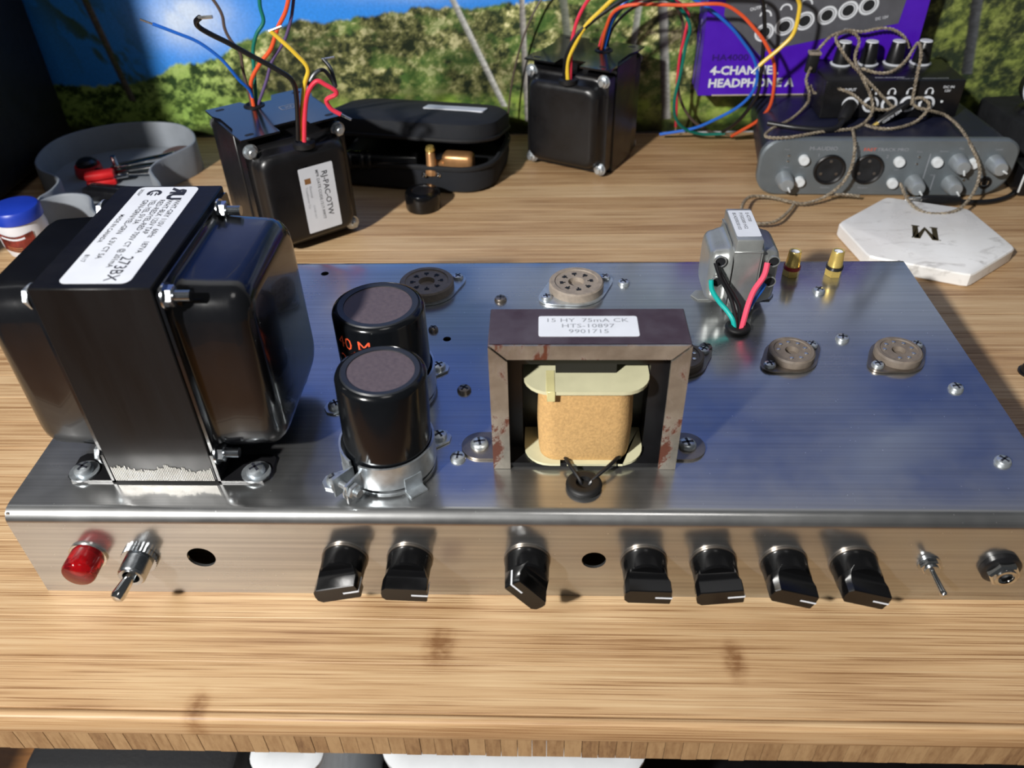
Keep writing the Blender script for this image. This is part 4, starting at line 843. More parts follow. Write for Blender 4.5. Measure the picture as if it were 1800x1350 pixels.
def inset(P, d):
    o = []; n = len(P)
    for i in range(n):
        a = Vector(P[i - 1]); b = Vector(P[(i + 1) % n]); tdir = (b - a).normalized(); o.append((P[i][0] + tdir.y * -d * SGN, P[i][1] + tdir.x * d * SGN))
    return o
ar = sum(out[i - 1][0] * out[i][1] - out[i][0] * out[i - 1][1] for i in range(len(out))); SGN = 1 if ar > 0 else -1
inn = inset(out, 0.0030); mid = inset(out, 0.0015)
TH = 0.0255
rg = [[(x, y, 0.0002) for x, y in out], [(x, y, TH - 0.0012) for x, y in out], [(x, y, TH) for x, y in inset(out, 0.0008)], [(x, y, TH) for x, y in inset(out, 0.0022)], [(x, y, TH - 0.0012) for x, y in inn], [(x, y, 0.0025) for x, y in inn]]
build(MB().loft(rg, 0, True, False, False), 'tray_wall', 'tray_grey', tray)
build(MB().prism(mid, 0.0002, 0.0026), 'tray_floor', 'tray_grey', tray)
z0 = 0.0028
c = thing('nail_clipper', (-0.1180, 0.4300, z0), 'shiny nail clippers lying in the grey tray', 'nail clippers', rz=4)
build(MB().rbox(-0.030, 0.030, -0.0055, 0.0055, 0.004, 0.0055, 0.0006), 'lower_jaw', 'chrome', c)
build(MB().rbox(-0.030, 0.030, -0.0055, 0.0055, 0.0085, 0.0100, 0.0006, mat=Matrix.Rotation(math.radians(-5), 4, 'Y')), 'upper_jaw', 'chrome', c)
build(MB().rbox(-0.026, 0.030, -0.0045, 0.0045, 0.0135, 0.0150, 0.0006, mat=Matrix.Rotation(math.radians(-10), 4, 'Y')), 'lever', 'chrome', c)
build(MB().cyl((-0.024, 0, 0.0), (-0.024, 0, 0.019), 0.0022), 'pivot_pin', 'chrome', c)
c = thing('red_clip', (-0.1500, 0.4130, z0), 'red plastic clip with silver jaw in the grey tray', 'clip', rz=20)
build(MB().rbox(-0.012, 0.012, -0.0055, 0.0055, 0.006, 0.0125, 0.0025), 'handle', 'red_plastic', c)
build(MB().rbox(-0.012, 0.012, -0.0045, 0.0045, 0.0, 0.0055, 0.002), 'lower_handle', 'red_plastic', c)
build(MB().rbox(0.010, 0.022, -0.003, 0.003, 0.0045, 0.0075, 0.001), 'jaw', 'chrome', c)
c = thing('cable_plug', (-0.1700, 0.4340, z0), 'dark red rimmed black plug at the back of the tray', 'plug', rz=-25)
build(MB().lathe([(0.0110, 0), (0.0115, 0.004), (0.0105, 0.009)], 30), 'rim', 'red_plastic', c); build(MB().lathe([(0.0085, 0.009), (0.0085, 0.012), (0.006, 0.014)], 30), 'core', 'black_satin', c)
build(MB().cyl((0.008, 0, 0.005), (0.024, 0, 0.004), 0.0035, 0.0028), 'stem', 'black_satin', c)
c = thing('guitar_pick_case', (-0.0980, 0.4560, z0), 'dark brown oval leather disc leaning at the right end of the tray', 'disc', rz=15)
build(MB().lathe([(0.0165, 0), (0.0175, 0.002), (0.0160, 0.004), (0.010, 0.005)], 36, mat=Matrix.Rotation(math.radians(12), 4, 'X') @ T3(0, 0, 0.0035)), 'disc', 'leather', c)
build(MB().lathe([(0.0060, 0.0088), (0.0062, 0.0094)], 24, mat=Matrix.Rotation(math.radians(12), 4, 'X')), 'stud', 'dark_steel', c)
c = thing('pocket_knife', (-0.1220, 0.3830, z0), 'black folding pocket tool lying across the tray waist', 'tool', rz=-14)
build(MB().rbox(-0.030, 0.030, -0.008, 0.008, 0, 0.011, 0.003), 'handle', 'black_satin', c); build(MB().rbox(-0.024, 0.026, -0.0012, 0.0012, 0.0095, 0.0118, 0.0004), 'blade', 'steel', c)
build(MB().cyl((0.024, -0.0085, 0.0055), (0.024, 0.0085, 0.0055), 0.0028), 'rivet', 'steel', c)
# ------------------------------------------------------------------ balm jar
c = thing('balm_jar', (-0.1600, 0.3080, 0.0), 'small white jar with blue lid and red brown label beside the tray', 'jar')
build(MB().lathe([(0.0125, 0), (0.0145, 0.0015), (0.0166, 0.010), (0.0172, 0.020), (0.0160, 0.0275)], 44), 'jar_body', 'jar_white', c)
pr = [(0.0160, 0.0270), (0.0172, 0.0276), (0.0172, 0.0345), (0.0160, 0.0362), (0.0120, 0.0372), (0.0004, 0.0374)]
build(MB().lathe(pr, 44), 'lid', 'lid_blue', c)
mb = MB(); g_ = []
for i in range(13):
    a = math.radians(-122 + 84 * i / 12); row = []
    for j in range(5):
        zz = 0.0080 + 0.0130 * j / 4 + 0.001 * math.cos(i * 0.5); R = 0.0169 + 0.00045 * (zz - 0.009) / 0.01 + 0.00012; row.append((R * math.cos(a), R * math.sin(a), zz))
    g_.append(row)
vs = [p for r_ in g_ for p in r_]; fs = [(i * 5 + j, (i + 1) * 5 + j, (i + 1) * 5 + j + 1, i * 5 + j + 1) for i in range(12) for j in range(4)]
mb.add(vs, fs, 0, True)
mb.add([(x * 1.004, y * 1.004, z) for i in range(1, 10) for x, y, z in (g_[i][3], (g_[i][3][0], g_[i][3][1], g_[i][3][2] + 0.0014))], [(2 * i, 2 * i + 2, 2 * i + 3, 2 * i + 1) for i in range(8)], 1, True)
for k in range(3): mb.add([(x * 1.004, y * 1.004, z - 0.0016 * k) for i in range(2, 8) for x, y, z in (g_[i][1], (g_[i][1][0], g_[i][1][1], g_[i][1][2] + 0.0005))], [(2 * i, 2 * i + 2, 2 * i + 3, 2 * i + 1) for i in range(5)], 2, True)
build(mb, 'jar_label', ['jar_label', 'print_white', 'copper'], c, 'red brown label')
# ------------------------------------------------------------------ open zip case
c = thing('zip_case', (0.1180, 0.4480, 0.0), 'open black zippered case lying between the two loose transformers', 'case', rz=-11)
HX, HY = 0.0730, 0.0470
def rr(k, z, r=0.030, dx=0.0): return [(x + dx, y, z) for x, y in rrect(HX + k, HY + k, r + k, 7)]
build(MB().loft([rr(-0.006, 0.0), rr(-0.0015, 0.003), rr(0.0, 0.012), rr(-0.0005, 0.0235), rr(-0.003, 0.0235), rr(-0.004, 0.010), rr(-0.006, 0.0035)], 0, True, True, True), 'lower_shell', 'black_fabric', c)
build(MB().loft([rr(0.0004, 0.0205), rr(0.0014, 0.0212), rr(0.0014, 0.0232), rr(0.0004, 0.0240)], 0, True, False, False), 'zip_tape', 'black_matte', c)
build(MB().loft([rr(-0.0062, 0.0036), rr(-0.0062, 0.0145), rr(-0.008, 0.0155)], 0, True, True, True), 'foam_insert', 'black_matte', c)
lidm = T3(0, HY, 0.0260) @ Matrix.Rotation(math.radians(-11), 4, 'X') @ T3(0, -HY, 0)
ld = build(MB().loft([rr(-0.003, 0.0), rr(0.0, 0.0), rr(0.0003, 0.008), rr(-0.0015, 0.0135), rr(-0.006, 0.0160), rr(-0.030, 0.0170, 0.032)], 0, True, True, True, lidm), 'lid', 'black_fabric', c)
build(MB().loft([rr(0.0006, 0.0005), rr(0.0014, 0.0012), rr(0.0014, 0.0028), rr(0.0006, 0.0035)], 0, True, False, False, lidm), 'zip_tape', 'black_matte', ld)
build(MB().loft([[(0.030 + x, 0.006 + y, z) for x, y in rrect(0.026, 0.0085, 0.002, 3)] for z in (0.0166, 0.0176)], 0, True, True, True, lidm), 'name_strip', 'label_white', ld, 'pale name strip')
build(MB().rbox(-HX, HX * 0.6, HY - 0.001, HY + 0.0012, 0.019, 0.031, 0.0006), 'hinge_strip', 'black_fabric', c)
zz = 0.0160
b_ = thing('torch', (0.0850, 0.4120, zz), 'thin black cylindrical torch lying inside the open case', 'torch', rz=-4)
build(MB().lathe([(0.0068, -0.034), (0.0072, -0.030), (0.0072, 0.034), (0.0064, 0.036)], 26, 0, orient((0, 0, 0.0073), (1, 0, 0))), 'barrel', 'black_knob', b_)
for x in (-0.022, -0.012, -0.006): build(MB().lathe([(0.0074, 0), (0.0079, 0.001), (0.0079, 0.003), (0.0074, 0.004)], 26, 0, orient((x, 0, 0.0073), (1, 0, 0))), 'grip_ring', 'black_satin', b_)
b_ = thing('brass_plug', (0.1325, 0.4010, zz), 'small upright brass plug inside the open case', 'plug')
build(MB().lathe([(0.0052, 0), (0.0052, 0.004), (0.0040, 0.006), (0.0036, 0.018), (0.0024, 0.0195)], 24), 'barrel', 'copper', b_); build(MB().lathe([(0.0036, 0.0195), (0.0038, 0.021), (0.0030, 0.0235), (0.0004, 0.0242)], 24), 'tip', 'gold', b_)
for k in (-1, 1): build(MB().lathe([(0.0022, 0), (0.0024, 0.0016), (0.0016, 0.0032), (0.0003, 0.0036)], 16, 0, T3(k * 0.0058, -0.0045, 0)), 'ball_contact', 'chrome', b_)
b_ = thing('copper_earphone', (0.1540, 0.4080, zz), 'copper coloured earphone lying inside the open case', 'earphone', rz=-10)
build(MB().rbox(-0.013, 0.013, -0.007, 0.007, 0.0, 0.0150, 0.004, seg=3), 'housing', 'copper', b_)
build(MB().lathe([(0.0042, 0), (0.0036, 0.005), (0.0044, 0.0065), (0.0040, 0.009)], 20, 0, orient((-0.012, -0.002, 0.005), (-1, -0.5, 0.1))), 'nozzle', 'copper', b_)
b_ = thing('round_cap', (0.1272, 0.3740, 0.0), 'short round black cap standing in front of the zip case', 'pot')  # a plain round black cap, not an ink pot
build(MB().lathe([(0.0135, 0), (0.0140, 0.001), (0.0140, 0.0125), (0.0132, 0.0140), (0.0085, 0.0146)], 40, cap1=False), 'cap_wall', 'black_knob', b_)
build(MB().lathe([(0.0085, 0.0146), (0.0080, 0.0140), (0.0004, 0.0138)], 40, 0, None, True, False, True), 'recessed_top', 'black_satin', b_)
# ------------------------------------------------------------------ audio interface
IF = thing('audio_interface', (0.4885, 0.3855, 0.0), 'grey audio interface with silver knobs and white buttons at the right', 'audio interface', rz=-1.8)
def ip(w, h0, h1, rl, n=8):
    o = []                                              # panel outline in x,z
    for cx, cz, r, a0 in ((w - 0.012, h1 - 0.012, 0.012, 0), (-w + 0.016, h1 - 0.016, 0.016, 90), (-w + 0.017, h0 + 0.017, 0.017, 180), (w - 0.022, h0 + 0.022, 0.022, 270)):
        for k in range(n + 1):
            a = math.radians(a0 + 90 * k / n); o.append((cx + r * math.cos(a), cz + r * math.sin(a)))
    return o
def ring(w, h0, h1, y): return [(x, y, z) for x, z in ip(w, h0, h1, 0)]
build(MB().loft([ring(0.0955, 0.0022, 0.0460, 0.0005), ring(0.0970, 0.0010, 0.0468, 0.002), ring(0.0970, 0.0010, 0.0468, 0.007), ring(0.0955, 0.0020, 0.0462, 0.009)], 0, True), 'front_panel', 'panel_grey', IF, 'grey front panel')
build(MB().loft([ring(0.0935, 0.0020, 0.0462, 0.0085), ring(0.0915, 0.0020, 0.0465, 0.030), ring(0.0800, 0.0020, 0.0465, 0.134)], 0, True), 'body', 'interface_body', IF, 'dark blue black body')
for sx in (-1, 1):
    for yy in (0.02, 0.115): build(MB().lathe([(0.007, 0), (0.0075, 0.004)], 18, 0, T3(sx * 0.06, yy, 0)), 'rubber_foot', 'black_rubber', IF)
def fp(x, z, y=0.0005): return orient((x, y, z), (0, -1, 0), (1, 0, 0))
def ix(X): return X - 0.4885
for X, z in ((0.4461, 0.0217), (0.4752, 0.0221)):
    q = fp(ix(X), z + 0.0012)
    so = build(MB().lathe([(0.0122, -0.002), (0.0122, 0.0012), (0.0112, 0.0018), (0.0098, 0.0010), (0.0094, -0.0008)], 36, 0, q, True, False, False), 'combo_socket', 'black_satin', IF)
    build(MB().lathe([(0.0112, 0.0004), (0.0042, 0.0004), (0.0036, 0.0002), (0.0003, 0.0001)], 30, 0, q, True, False, True), 'socket_face', 'black_matte', so)
    mb = MB()
    for a in (90, 210, 330): mb.lathe([(0.0012, 0.0004), (0.0012, 0.0007), (0.0003, 0.0008)], 12, 0, q @ RZ(a) @ T3(0.0068, 0, 0))
    build(mb, 'pin_holes', 'dark_steel', so)
for X, z in ((0.4249, 0.0312), (0.4249, 0.0133), (0.4972, 0.0300), (0.4966, 0.0123), (0.5257, 0.0298), (0.5529, 0.0290)):
    build(MB().lathe([(0.0040, -0.001), (0.0040, 0.0030), (0.0036, 0.0040), (0.0020, 0.0042), (0.0003, 0.0038)], 26, 0, fp(ix(X), z)), 'push_button', 'button_white', IF, 'white push button')
for X, z, a in ((0.4128, 0.0150, -60), (0.5129, 0.0125, -50), (0.5413, 0.0298, -70), (0.5691, 0.0290, -30), (0.5410, 0.0122, -50)):
    q = fp(ix(X), z)
    kb = build(MB().lathe([(0.0068, 0), (0.0066, 0.003), (0.0056, 0.0118), (0.0048, 0.0130), (0.0020, 0.0134), (0.0003, 0.0132)], 28, 0, q), 'level_knob', 'knob_grey', IF, 'silver grey level knob')
    build(MB().rbox(0.0015, 0.0060, -0.0007, 0.0007, 0.0120, 0.0140, 0.0003, 0, 1, q @ RZ(a)), 'pointer_ridge', 'button_white', kb)
q = fp(ix(0.5670), 0.0128); jk = build(MB().lathe([(0.0050, -0.001), (0.0050, 0.001), (0.0036, 0.0014), (0.0034, -0.0006)], 28, 0, q, True, False, False), 'phones_jack', 'black_satin', IF)
build(MB().lathe([(0.0034, 0.0002), (0.0030, 0.0006), (0.0024, 0.0004), (0.0022, -0.0004)], 24, 0, q, True, False, False), 'jack_ring', 'chrome', jk); build(MB().lathe([(0.0003, 0.0002), (0.0034, 0.0002)], 24, 0, q, True, True, False), 'jack_hole', 'black_matte', jk)
mb = MB(); fz = lambda X, z: fp(ix(X), z, 0.0004)
for s_, X, z, sz in (('M-AUDIO', 0.4385, 0.0385, 0.0042), ('TRACK PRO', 0.4905, 0.0380, 0.0036), ('1', 0.4358, 0.0335, 0.0035), ('2', 0.4878, 0.0325, 0.0035), ('Mic/Inst', 0.4461, 0.0072, 0.0020), ('Mic/Inst', 0.4752, 0.0072, 0.0020), ('Inst', 0.4249, 0.0240, 0.0018), ('Gain', 0.4128, 0.0240, 0.0018),
                     ('Line', 0.4972, 0.0225, 0.0018), ('Stereo', 0.5290, 0.0375, 0.0020), ('Mix', 0.5413, 0.0395, 0.0020), ('Level', 0.5691, 0.0390, 0.0020), ('Peak', 0.4110, 0.0385, 0.0018), ('Peak', 0.5110, 0.0370, 0.0018), ('MIDI', 0.5260, 0.0180, 0.0018), ('A/B', 0.5529, 0.0375, 0.0018)):
    mb.text(s_, sz, fz(X, z), 0, 'C', 0.0, 1.2)
for X, z0_, z1_ in ((0.5195, 0.010, 0.036), (0.5275, 0.006, 0.018)): mb.box(-0.0003, 0.0003, z0_, z1_, -0.00002, 0.0001, 0, fp(ix(X), 0))
build(mb, 'panel_lettering', 'ink_grey', IF)
build(MB().text('FAST', 0.0036, fz(0.4735, 0.0380), 0, 'C', 0.0, 1.2), 'orange_lettering', 'print_orange', IF)
for X, z in ((0.4130, 0.0345), (0.4130, 0.0300), (0.5115, 0.0335), (0.5110, 0.0280), (0.5505, 0.0150)): build(MB().lathe([(0.0010, 0), (0.0010, 0.0008), (0.0003, 0.0011)], 12, 0, fp(ix(X), z)), 'indicator_led', 'chrome', IF)
# ------------------------------------------------------------------ purple box
BX0, BX1, BY0, BY1, BZ0, BZ1 = 0.3555, 0.5310, 0.4850, 0.5205, 0.0470, 0.2100
bx = thing('product_box', (0.4433, 0.5028, BZ0), 'purple retail box lettered 4-CHANNEL HEADPHONE propped on the interface', 'box', org=(0.4433, 0.5028, BZ0))
build(MB().rbox(BX0, BX1, BY0, BY1, BZ0, BZ1, 0.0006, 0, 1), 'carton', 'purple_card', bx)
build(MB().box(BX0 + 0.012, BX1 - 0.002, BY0 - 0.0003, BY0 + 0.001, BZ0 - 0.0000, BZ0 + 0.0010), 'bottom_flap_edge', 'card_edge', bx)
def bf(x, z, d=0.0002): return orient((x, BY0 - d, z), (0, -1, 0), (1, 0, 0))
mb = MB().flat([(0.3690, 0.1215), (0.3690, 0.1120), (0.4030, 0.0800), (0.4090, 0.0845), (0.5100, 0.1040), (0.5120, 0.1260), (0.5120, 0.19), (0.3690, 0.19)], 0, 0, bf(0, 0)); build(mb, 'printed_photo', 'card_grey', bx, 'grey printed picture of sockets')
mb = MB()
for (x, z) in ((0.4035, 0.0985), (0.4190, 0.1030), (0.4345, 0.1070), (0.4515, 0.1110), (0.4675, 0.1145), (0.4830, 0.1180)):
    mm = bf(x, z, 0.0004) @ Matrix.Scale(0.92, 4, (1, 0, 0)) @ RZ(20) @ Matrix.Scale(0.82, 4, (0, 1, 0))
    mb.annulus(0.0050, 0.0086, 0, 0, mm, 30); mb.annulus(0.0002, 0.0050, 0.0, 1, mm, 24); mb.annulus(0.0060, 0.0066, 0.0001, 2, mm, 30)
    mb.annulus(0.0036, 0.0050, 0, 0, bf(x - 0.001, z + 0.0125, 0.0004), 16, 0, 180)
mb.text('OUTPUT', 0.0034, bf(0.3960, 0.1165, 0.0004) @ RZ(12), 0, 'C', 0.02); mb.text('ON', 0.0028, bf(0.4200, 0.0885, 0.0004) @ RZ(10), 0, 'C', 0.01); mb.text('DC 12V', 0.0030, bf(0.4960, 0.1075, 0.0004) @ RZ(10), 0, 'C', 0.01); mb.text('IN', 0.0026, bf(0.4690, 0.0990, 0.0004) @ RZ(10), 0, 'C', 0.01)
build(mb, 'printed_sockets', ['print_white', 'black_matte', 'card_grey'], bx)
mb = MB()
mb.text('4-CHANNEL', 0.0098, bf(0.3635, 0.0650, 0.0003), 0, 'L', 0.035, 1.06); mb.text('HEADPHONE A', 0.0098, bf(0.3635, 0.0545, 0.0003), 0, 'L', 0.035, 1.06); build(mb, 'white_lettering', 'print_white', bx)
build(MB().text('HA4000', 0.0072, bf(0.3640, 0.0765, 0.0003), 0, 'L', 0.02, 1.25), 'dark_lettering', 'purple_dark', bx)
build(MB().text('HEADPHONE AMPLIFIER', 0.0040, orient((BX0 - 0.0002, 0.5025, 0.062), (-1, 0, 0), (0, 0, 1)), 0, 'L', 0.01), 'side_lettering', 'print_white', bx)
# ------------------------------------------------------------------ headphone amplifier
hx0, hx1, hy0, hy1, hz0, hz1 = 0.4440, 0.5520, 0.4300, 0.4820, 0.0470, 0.0768
HA = thing('headphone_amplifier', (0.4980, 0.4560, hz0), 'small black headphone amplifier with four tall knobs on top of the interface', 'headphone amplifier', org=(0.4980, 0.4560, hz0))
build(MB().rbox(hx0, hx1, hy0, hy1, hz0, hz1, 0.0016), 'case', 'black_satin', HA)
for x in (0.4660, 0.4873, 0.5086, 0.5299):
    q = T3(x, 0.4700, hz1)
    kb = build(MB().lathe([(0.0070, 0.0012), (0.0068, 0.0040), (0.0053, 0.0168), (0.0048, 0.0176), (0.0038, 0.0176)], 28, 0, q), 'volume_knob', 'black_satin', HA, 'tall black volume knob')
    build(MB().lathe([(0.0082, 0.0001), (0.0086, 0.0009), (0.0068, 0.0016)], 30, 0, q), 'white_base_ring', 'print_white', kb)
    build(MB().lathe([(0.0050, 0.0176), (0.0046, 0.0182), (0.0003, 0.0183)], 28, 0, q), 'white_cap', 'print_white', kb)
    build(MB().box(-0.0006, 0.0006, -0.0003, 0.0003, 0.003, 0.0172, 0, q @ RZ(-30) @ T3(0, -0.0063, 0) @ Matrix.Rotation(math.radians(-5.5), 4, 'X')), 'white_line', 'print_white', kb)
hf = lambda x, z: orient((x, hy0 - 0.0002, z), (0, -1, 0), (1, 0, 0))
for x in (0.4660, 0.4820, 0.4965, 0.5110, 0.5255):
    j = build(MB().lathe([(0.0062, 0), (0.0062, 0.0012), (0.0046, 0.0016), (0.0040, 0.0004)], 30, 0, hf(x, 0.0585), True, False, False), 'headphone_jack', 'print_white', HA, 'white ringed headphone jack')
    build(MB().lathe([(0.0003, 0.0003), (0.0044, 0.0005), (0.0044, 0.0010), (0.0034, 0.0012), (0.0030, 0.0006)], 26, 0, hf(x, 0.0585), True, True, False), 'jack_hole', 'black_matte', j)
mb = MB()
for x in (0.4820, 0.4965, 0.5110, 0.5255):
    q = hf(x, 0.0682); mb.annulus(0.0021, 0.0029, 0.0, 0, q, 16, 0, 180)
    for s in (-1, 1): mb.box(s * 0.0025 - 0.0008, s * 0.0025 + 0.0008, -0.0022, 0.0004, 0, 0.0001, 0, q)
mb.text('INPUT', 0.0032, hf(0.4640, 0.0690), 0, 'C', 0.02); mb.text('DC IN', 0.0026, hf(0.5395, 0.0705), 0, 'C', 0.02, 1.2); mb.text('12V', 0.0026, hf(0.5395, 0.0675), 0, 'C', 0.02, 1.2)
tq = lambda x, y: T3(x, y, hz1 + 0.0001)
mb.text('MICROAMP', 0.0032, tq(0.4950, 0.4355), 0, 'C', 0.01, 1.4); mb.text('4-CHANNEL STEREO HEADPHONE AMPLIFIER', 0.0018, tq(0.5190, 0.4330), 0, 'C', 0.0, 1.1)
build(mb, 'printed_legend', 'print_white', HA)
build(MB().lathe([(0.0010, 0), (0.0010, 0.0006), (0.0003, 0.0009)], 12, 0, hf(0.5372, 0.0600)), 'power_led', 'button_white', HA)
# ------------------------------------------------------------------ earphone cable tangle
ec = thing('earphone_cable', (0.48, 0.41, 0.0), 'tangled twisted beige earphone cable draped over the audio boxes', 'cable', org=(0.48, 0.41, 0.0))
for k_ in ('c_A', 'c_split_up', 'c_B', 'c_C', 'c_E', 'c_F', 'c_tail'):
    build(MB().twist(PATHS[k_], 0.00078, 0.00062, 0.0062), 'twisted_cable', 'braid', ec)
q0 = Vector(PATHS['c_split_up'][0]); q1 = Vector(PATHS['c_A'][-1])
build(MB().rbox(-0.0045, 0.0045, -0.003, 0.003, -0.0085, 0.0085, 0.0015, mat=orient((q0 + q1) / 2, (0.05, -0.05, 1))), 'splitter', 'black_rubber', ec)
build(MB().rbox(-0.0048, 0.0048, -0.0033, 0.0033, 0.0062, 0.0085, 0.0004, mat=orient((q0 + q1) / 2, (0.05, -0.05, 1))), 'splitter_band', 'bakelite', ec)
pm = orient((0.5045, 0.4205, 0.0600), (-0.80, -0.10, -0.58), (0, -1, 0))
pl = build(MB().lathe([(0.0018, -0.004), (0.0030, 0.0), (0.0034, 0.003), (0.0034, 0.020), (0.0030, 0.0215)], 22, 0, pm), 'plug_sleeve', 'black_satin', ec)
build(MB().lathe([(0.0017, 0.0215), (0.0017, 0.030), (0.0012, 0.0318), (0.0015, 0.033), (0.0004, 0.035)], 16, 0, pm), 'plug_tip', 'gold', pl)
build(MB().text('MEE AUDIO', 0.0030, pm @ Matrix(((0, 0, 1, 0.00345), (0, -1, 0, 0.0), (1, 0, 0, 0.0035), (0, 0, 0, 1))) @ T3(0, -0.0010, 0), 0, 'L', 0.01), 'plug_lettering', 'print_white', pl)
# black instrument plug and cable in front of the interface
bc = thing('black_audio_cable', (0.53, 0.372, 0.0), 'black cable with long plug lying between the coaster and the interface', 'cable', org=(0.53, 0.372, 0.0))
BCP = [(0.5420, 0.3702, 0.0032), (0.5560, 0.3700, 0.0026), (0.5720, 0.3725, 0.0022), (0.5900, 0.3820, 0.0022), (0.6020, 0.3990, 0.0022), (0.6080, 0.4250, 0.0022)]
build(MB().tube(BCP, 0.0021, 10), 'cable', 'wire_black', bc)
build(MB().lathe([(0.0028, 0), (0.0040, 0.004), (0.0042, 0.026), (0.0034, 0.030)], 22, 0, orient((0.5455, 0.3702, 0.0043), (-1, 0.02, 0.0))), 'plug_sleeve', 'black_satin', bc)
build(MB().lathe([(0.0029, 0), (0.0029, 0.010), (0.0018, 0.0125)], 18, 0, orient((0.5158, 0.3708, 0.0043), (-1, 0.02, 0.0))), 'plug_tip', 'tin', bc)
# jack plug in the first socket of the headphone amplifier
jp = thing('angled_jack_plug', (0.4660, 0.4250, 0.0585), 'black jack plug pushed into the headphone amplifier input', 'plug', org=(0.4660, 0.4250, 0.0585))
build(MB().lathe([(0.0052, 0), (0.0056, 0.004), (0.0050, 0.016), (0.0032, 0.020)], 24, 0, orient((0.4660, 0.4285, 0.0585), (-0.45, -0.8, -0.30))), 'plug_body', 'black_rubber', jp)
build(MB().tube([(0.4585, 0.4135, 0.0530), (0.4500, 0.4030, 0.0500), (0.4380, 0.4010, 0.0495), (0.4180, 0.4060, 0.0497), (0.4000, 0.4150, 0.0497)], 0.0022, 10), 'cable', 'wire_black', jp)
# ------------------------------------------------------------------ marble coaster
c = thing('marble_coaster', (0.4940, 0.3085, 0.0), 'white marble hexagonal coaster with inlaid letter M', 'coaster')
HV = [(.4384, .3239), (.4866, .3657), (.5404, .3450), (.5488, .2856), (.5047, .2505), (.4458, .2759)]
hp = [(x - 0.4940, y - 0.3085) for x, y in HV][::-1]
def hexr(k, z):
    o = []
    for i in range(6):
        a, b, d_ = Vector(hp[i - 1]), Vector(hp[i]), Vector(hp[(i + 1) % 6]); b = b * (1 - k)
        for tt in (-1, 0, 1):
            e = (a - b).normalized() if tt < 0 else (d_ - b).normalized(); p = b + e * (0.004 if tt else 0) ; p = p if tt else b * 0.985; o.append((p.x, p.y, z))
    return o
build(MB().loft([hexr(0.02, 0.0), hexr(0.0, 0.0010), hexr(0.0, 0.0088), hexr(0.012, 0.0098), hexr(0.03, 0.0101)], 0, True), 'marble_slab', 'marble', c, sharp=25)
mm = T3(0.0010, -0.0008, 0.01025) @ RZ(164)
o_ = MB(); P_ = lambda pts: o_.prism(pts, 0, 0.00015, 0, mm)
for s in (-1, 1):
    P_([(s * 0.0088, -0.0098), (s * 0.0035, -0.0098), (s * 0.0035, -0.0085), (s * 0.0046, -0.0085), (s * 0.0046, 0.0085), (s * 0.0088, 0.0085), (s * 0.0088, 0.0098), (s * 0.0095, 0.0098), (s * 0.0095, 0.0085), (s * 0.0082, 0.0085), (s * 0.0082, -0.0085), (s * 0.0088, -0.0085)][::s])
    P_([(s * 0.0082, 0.0098), (s * 0.0040, 0.0098), (0, -0.0040), (0, -0.0090)][::s])
build(o_, 'inlaid_letter', 'brass_dark', c, 'brass letter M')
# ------------------------------------------------------------------ dark devices at the right edge
c = thing('black_dock', (0.6550, 0.4650, 0.0), 'black electronic box at the far right behind the interface', 'device', rz=6)
build(MB().rbox(-0.050, 0.075, -0.038, 0.038, 0.002, 0.040, 0.004), 'case', 'black_matte', c); build(MB().rbox(-0.046, 0.072, -0.0388, -0.0372, 0.006, 0.030, 0.0006), 'front_plate', 'black_gloss', c)
for x in (-0.03, -0.005): build(MB().lathe([(0.0030, 0), (0.0030, 0.0008), (0.0020, 0.0010)], 18, 0, orient((x, -0.0387, 0.018), (0, -1, 0))), 'port', 'dark_steel', c)
c = thing('webcam', (0.6290, 0.4600, 0.0402), 'round black webcam with a white ring at the right frame edge', 'webcam', rz=-8)
build(MB().lathe([(0.014, 0), (0.012, 0.003), (0.004, 0.005)], 24), 'foot', 'black_satin', c)
build(MB().lathe([(0.0120, -0.010), (0.0155, -0.006), (0.0160, 0.008), (0.0140, 0.0095), (0.0004, 0.0090)], 36, 0, orient((0, 0, 0.0205), (0, -1, 0.1))), 'housing', 'black_satin', c)
build(MB().lathe([(0.0162, 0.0060), (0.0166, 0.0085), (0.0150, 0.0105), (0.0138, 0.0098)], 40, 0, orient((0, 0, 0.0205), (0, -1, 0.1)), True, False, False), 'white_ring', 'print_white', c)
c = thing('black_adapter', (0.6230, 0.3960, 0.0), 'small black power adapter at the right frame edge beside the interface', 'adapter', rz=-4)
build(MB().rbox(-0.027, 0.030, -0.014, 0.014, 0.0, 0.022, 0.003), 'case', 'black_satin', c); build(MB().rbox(-0.0270, -0.0255, -0.0146, -0.0136, 0.004, 0.019, 0.0003, 0, 1), 'pale_edge', 'button_white', c)
c = thing('rubber_bumper', (0.5040, 0.1590, 0.0), 'tiny black rubber bumper on the desk at the right frame edge', 'bumper')
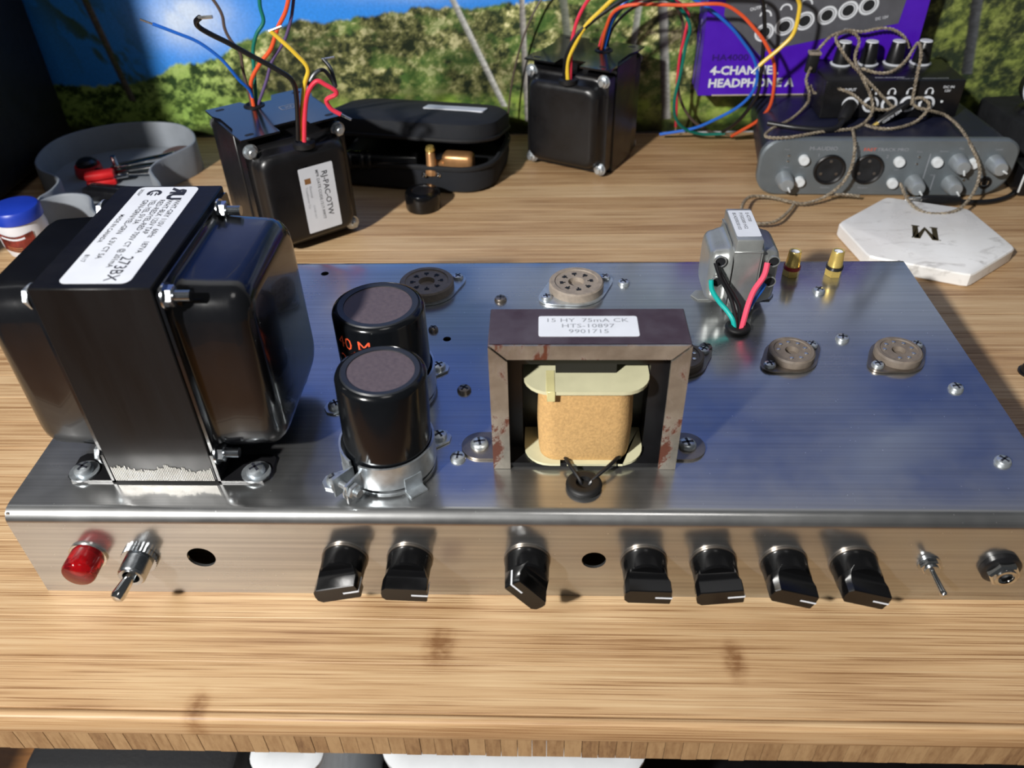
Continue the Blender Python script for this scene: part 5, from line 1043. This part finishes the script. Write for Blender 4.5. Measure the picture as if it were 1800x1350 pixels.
build(MB().lathe([(0.0052, 0), (0.0056, 0.002), (0.0044, 0.006), (0.0022, 0.0068)], 24), 'dome', 'black_rubber', c); build(MB().lathe([(0.0066, 0), (0.0066, 0.0010), (0.0050, 0.0012)], 24), 'base', 'black_satin', c)
# ------------------------------------------------------------------ things under the desk
def bin_(x, y, z, w, d, h, r, label):
    c = thing('storage_bin', (x, y, z), label, 'bin', 'bins under the desk')
    f = lambda k, zz: [(a, b, zz) for a, b in rrect(w + k, d + k, r + k, 6)]
    build(MB().loft([f(-0.012, 0), f(-0.002, h), f(-0.005, h), f(-0.014, 0.004)], 0, True, True, True), 'tub', 'white_plastic', c)
    build(MB().loft([f(0.001, h - 0.004), f(0.003, h - 0.001), f(0.003, h + 0.003), f(-0.004, h + 0.006), f(-0.012, h + 0.004)], 0, True, True, True), 'lid', 'white_plastic', c)
bin_(0.0440, 0.1400, -0.55, 0.0225, 0.095, 0.29, 0.010, 'narrow white bin seen under the desk edge at left of centre')
bin_(0.2020, 0.1400, -0.55, 0.0900, 0.095, 0.29, 0.022, 'wide white bin seen under the desk edge at centre')
c = thing('black_toolbox', (-0.0620, 0.1400, -0.55), 'black box standing left of the white bins under the desk', 'box')
build(MB().rbox(-0.072, 0.072, -0.10, 0.10, 0.0, 0.27, 0.006), 'body', 'black_satin', c); build(MB().rbox(-0.074, 0.074, -0.102, 0.102, 0.2702, 0.298, 0.006), 'lid', 'black_matte', c)
build(MB().rbox(-0.03, 0.03, -0.012, 0.012, 0.2985, 0.308, 0.003), 'handle', 'black_satin', c)
sh = thing('under_desk_shelf', (0.25, 0.12, -0.75), 'dark shelf below the desk holding white bins', 'shelf', org=(0.25, 0.12, -0.75))
build(MB().rbox(-0.14, 0.75, -0.08, 0.32, -0.572, -0.5502, 0.002), 'shelf_board', 'black_satin', sh)
for x in (-0.12, 0.73):
    for yy in (-0.06, 0.30): build(MB().rbox(x - 0.012, x + 0.012, yy - 0.012, yy + 0.012, -0.75, -0.5722, 0.002), 'leg', 'black_satin', sh)
